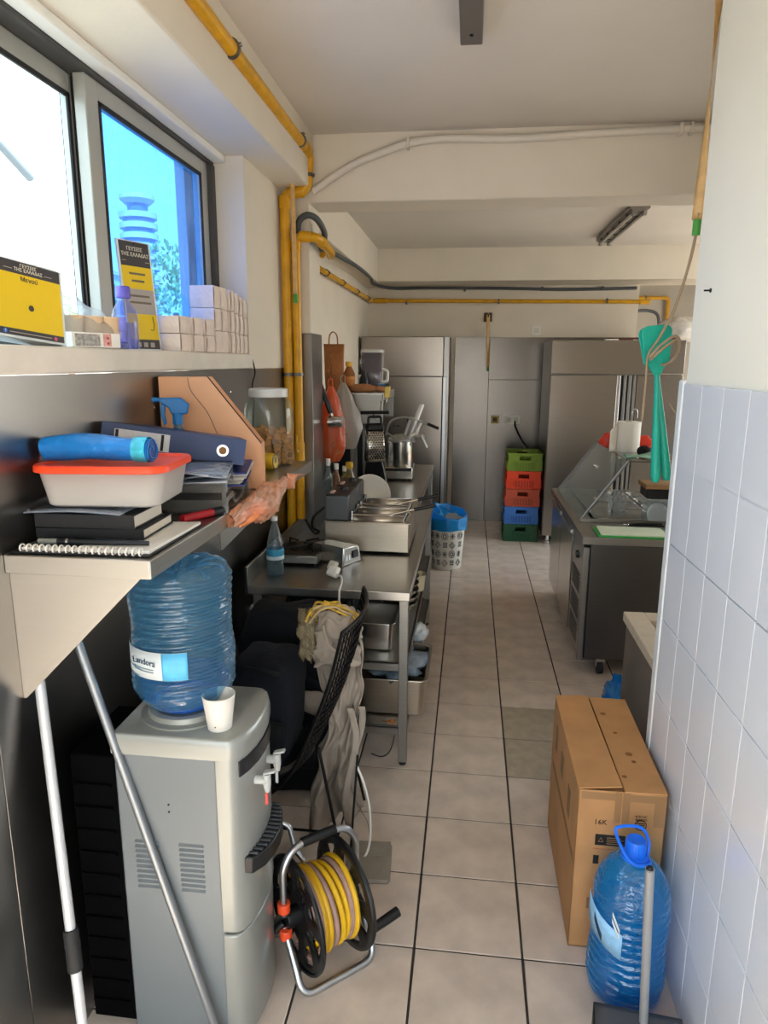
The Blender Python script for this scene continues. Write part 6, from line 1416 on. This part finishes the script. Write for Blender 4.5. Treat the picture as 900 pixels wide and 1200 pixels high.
# ================================================================== outside the window
def outside():
    wb_ = mat('render_white', '#cfcac2', .8, var=.05, scale=.3); gl = mat('far_glass', '#6f8291', .2)
    t = thing('round_tower', 'distant round tower with ringed balconies seen through the blue pane', 'tower', (-60, 126, -.15))
    MB().lathe([(2.7,0),(2.7,27.5),(0,27.5)], n=28).build('core', gl, t)
    for k in range(14): MB().lathe([(2.7,4+k*1.75),(3.25,4+k*1.75),(3.3,4.9+k*1.75),(2.7,4.9+k*1.75)], n=28, cap=False).build('balcony', wb_, t)
    MB().lathe([(1.6,27.5),(1.9,29.3),(0,29.3)], n=24).build('lantern', gl, t); MB().lathe([(2.2,29.2),(3.0,29.9),(3.0,30.6),(0,30.8)], n=28).build('crown', wb_, t)
    def block(label, x, y, w, d, h, floors, bays):
        t = thing('apartment_block', label, 'building', (x, y, -.15))
        MB().box(-w/2, w/2, -d/2, d/2, 0, h).build('wall', wb_, t); MB().box(-w/2-.3, w/2+.3, -d/2-.3, d/2+.3, h, h+.5).build('roof', wb_, t)
        for f in range(floors):
            z = 1.2+f*(h-1)/floors
            MB().box(w/2, w/2+1.2, -d/2, d/2, z-.5, z-.3).build('balcony', wb_, t); MB().box(w/2+1.1, w/2+1.2, -d/2, d/2, z-.3, z+.6).build('railing', wb_, t)
            for b in range(bays): yy = -d/2+(b+.5)*d/bays; MB().box(w/2-.02, w/2+.05, yy-d/bays*.3, yy+d/bays*.3, z-.2, z+1.6).build('window', gl, t)
    block('white apartment block low at the left edge of the window', -44, 57, 10, 12, 13.5, 4, 4)
    block('low pale building at the foot of the round tower', -52, 96, 10, 16, 13, 4, 5)
    lf = mat('leaf_green', '#7c9a52', .8, var=.3, scale=3)
    def tree(label, x, y, h, r):
        t = thing('tree', label, 'tree', (x, y, -.15)); rnd = random.Random(int(abs(x*7+y)))
        MB().tube([(0,0,0),(0,0,h*.5)], [r*.12, r*.08], 8).build('trunk', mat('bark', '#6d5843', .9), t)
        m = MB()
        for k in range(420):
            d = Vector((rnd.gauss(0,1), rnd.gauss(0,1), rnd.gauss(0,1))).normalized()*rnd.random()**.4
            c = Vector((d.x*r, d.y*r, h*.68+d.z*h*.32)); s = r*.10; e = Euler((rnd.random()*6, rnd.random()*6, rnd.random()*6)).to_matrix()
            m.add([c+e@Vector(p) for p in ((-s,0,0),(0,-s*.6,0),(s,0,0),(0,s*.6,0))], [(0,1,2,3)])
        o = m.build('foliage', lf, t, smooth=0)
    tree('pale green tree outside just right of the square menu sign', -27, 45.2, 6.6, 2.0)
    tree('tall light tree outside the far end of the blue pane', -25, 58.5, 12, 3.0)
    t = thing('street_lamp', 'grey street lamp arm sticking into view outside the left pane', 'street lamp', (-8, 10.2, -.15), world=True)
    g = mat('lamp_post_grey', '#6f757c', .5, .3)
    MB().tube([(-8,10.2,-.15),(-8,10.2,6.0)], [.09,.07], 10).build('post', g, t); MB().tube([(-8,10.2,6.05),(-8,11.9,5.38),(-8,12.62,5.07)], [.07,.08,.085], 12).build('arm', g, t)
outside()
for o in bpy.data.objects:
    if '_w' in o.keys(): del o['_w']
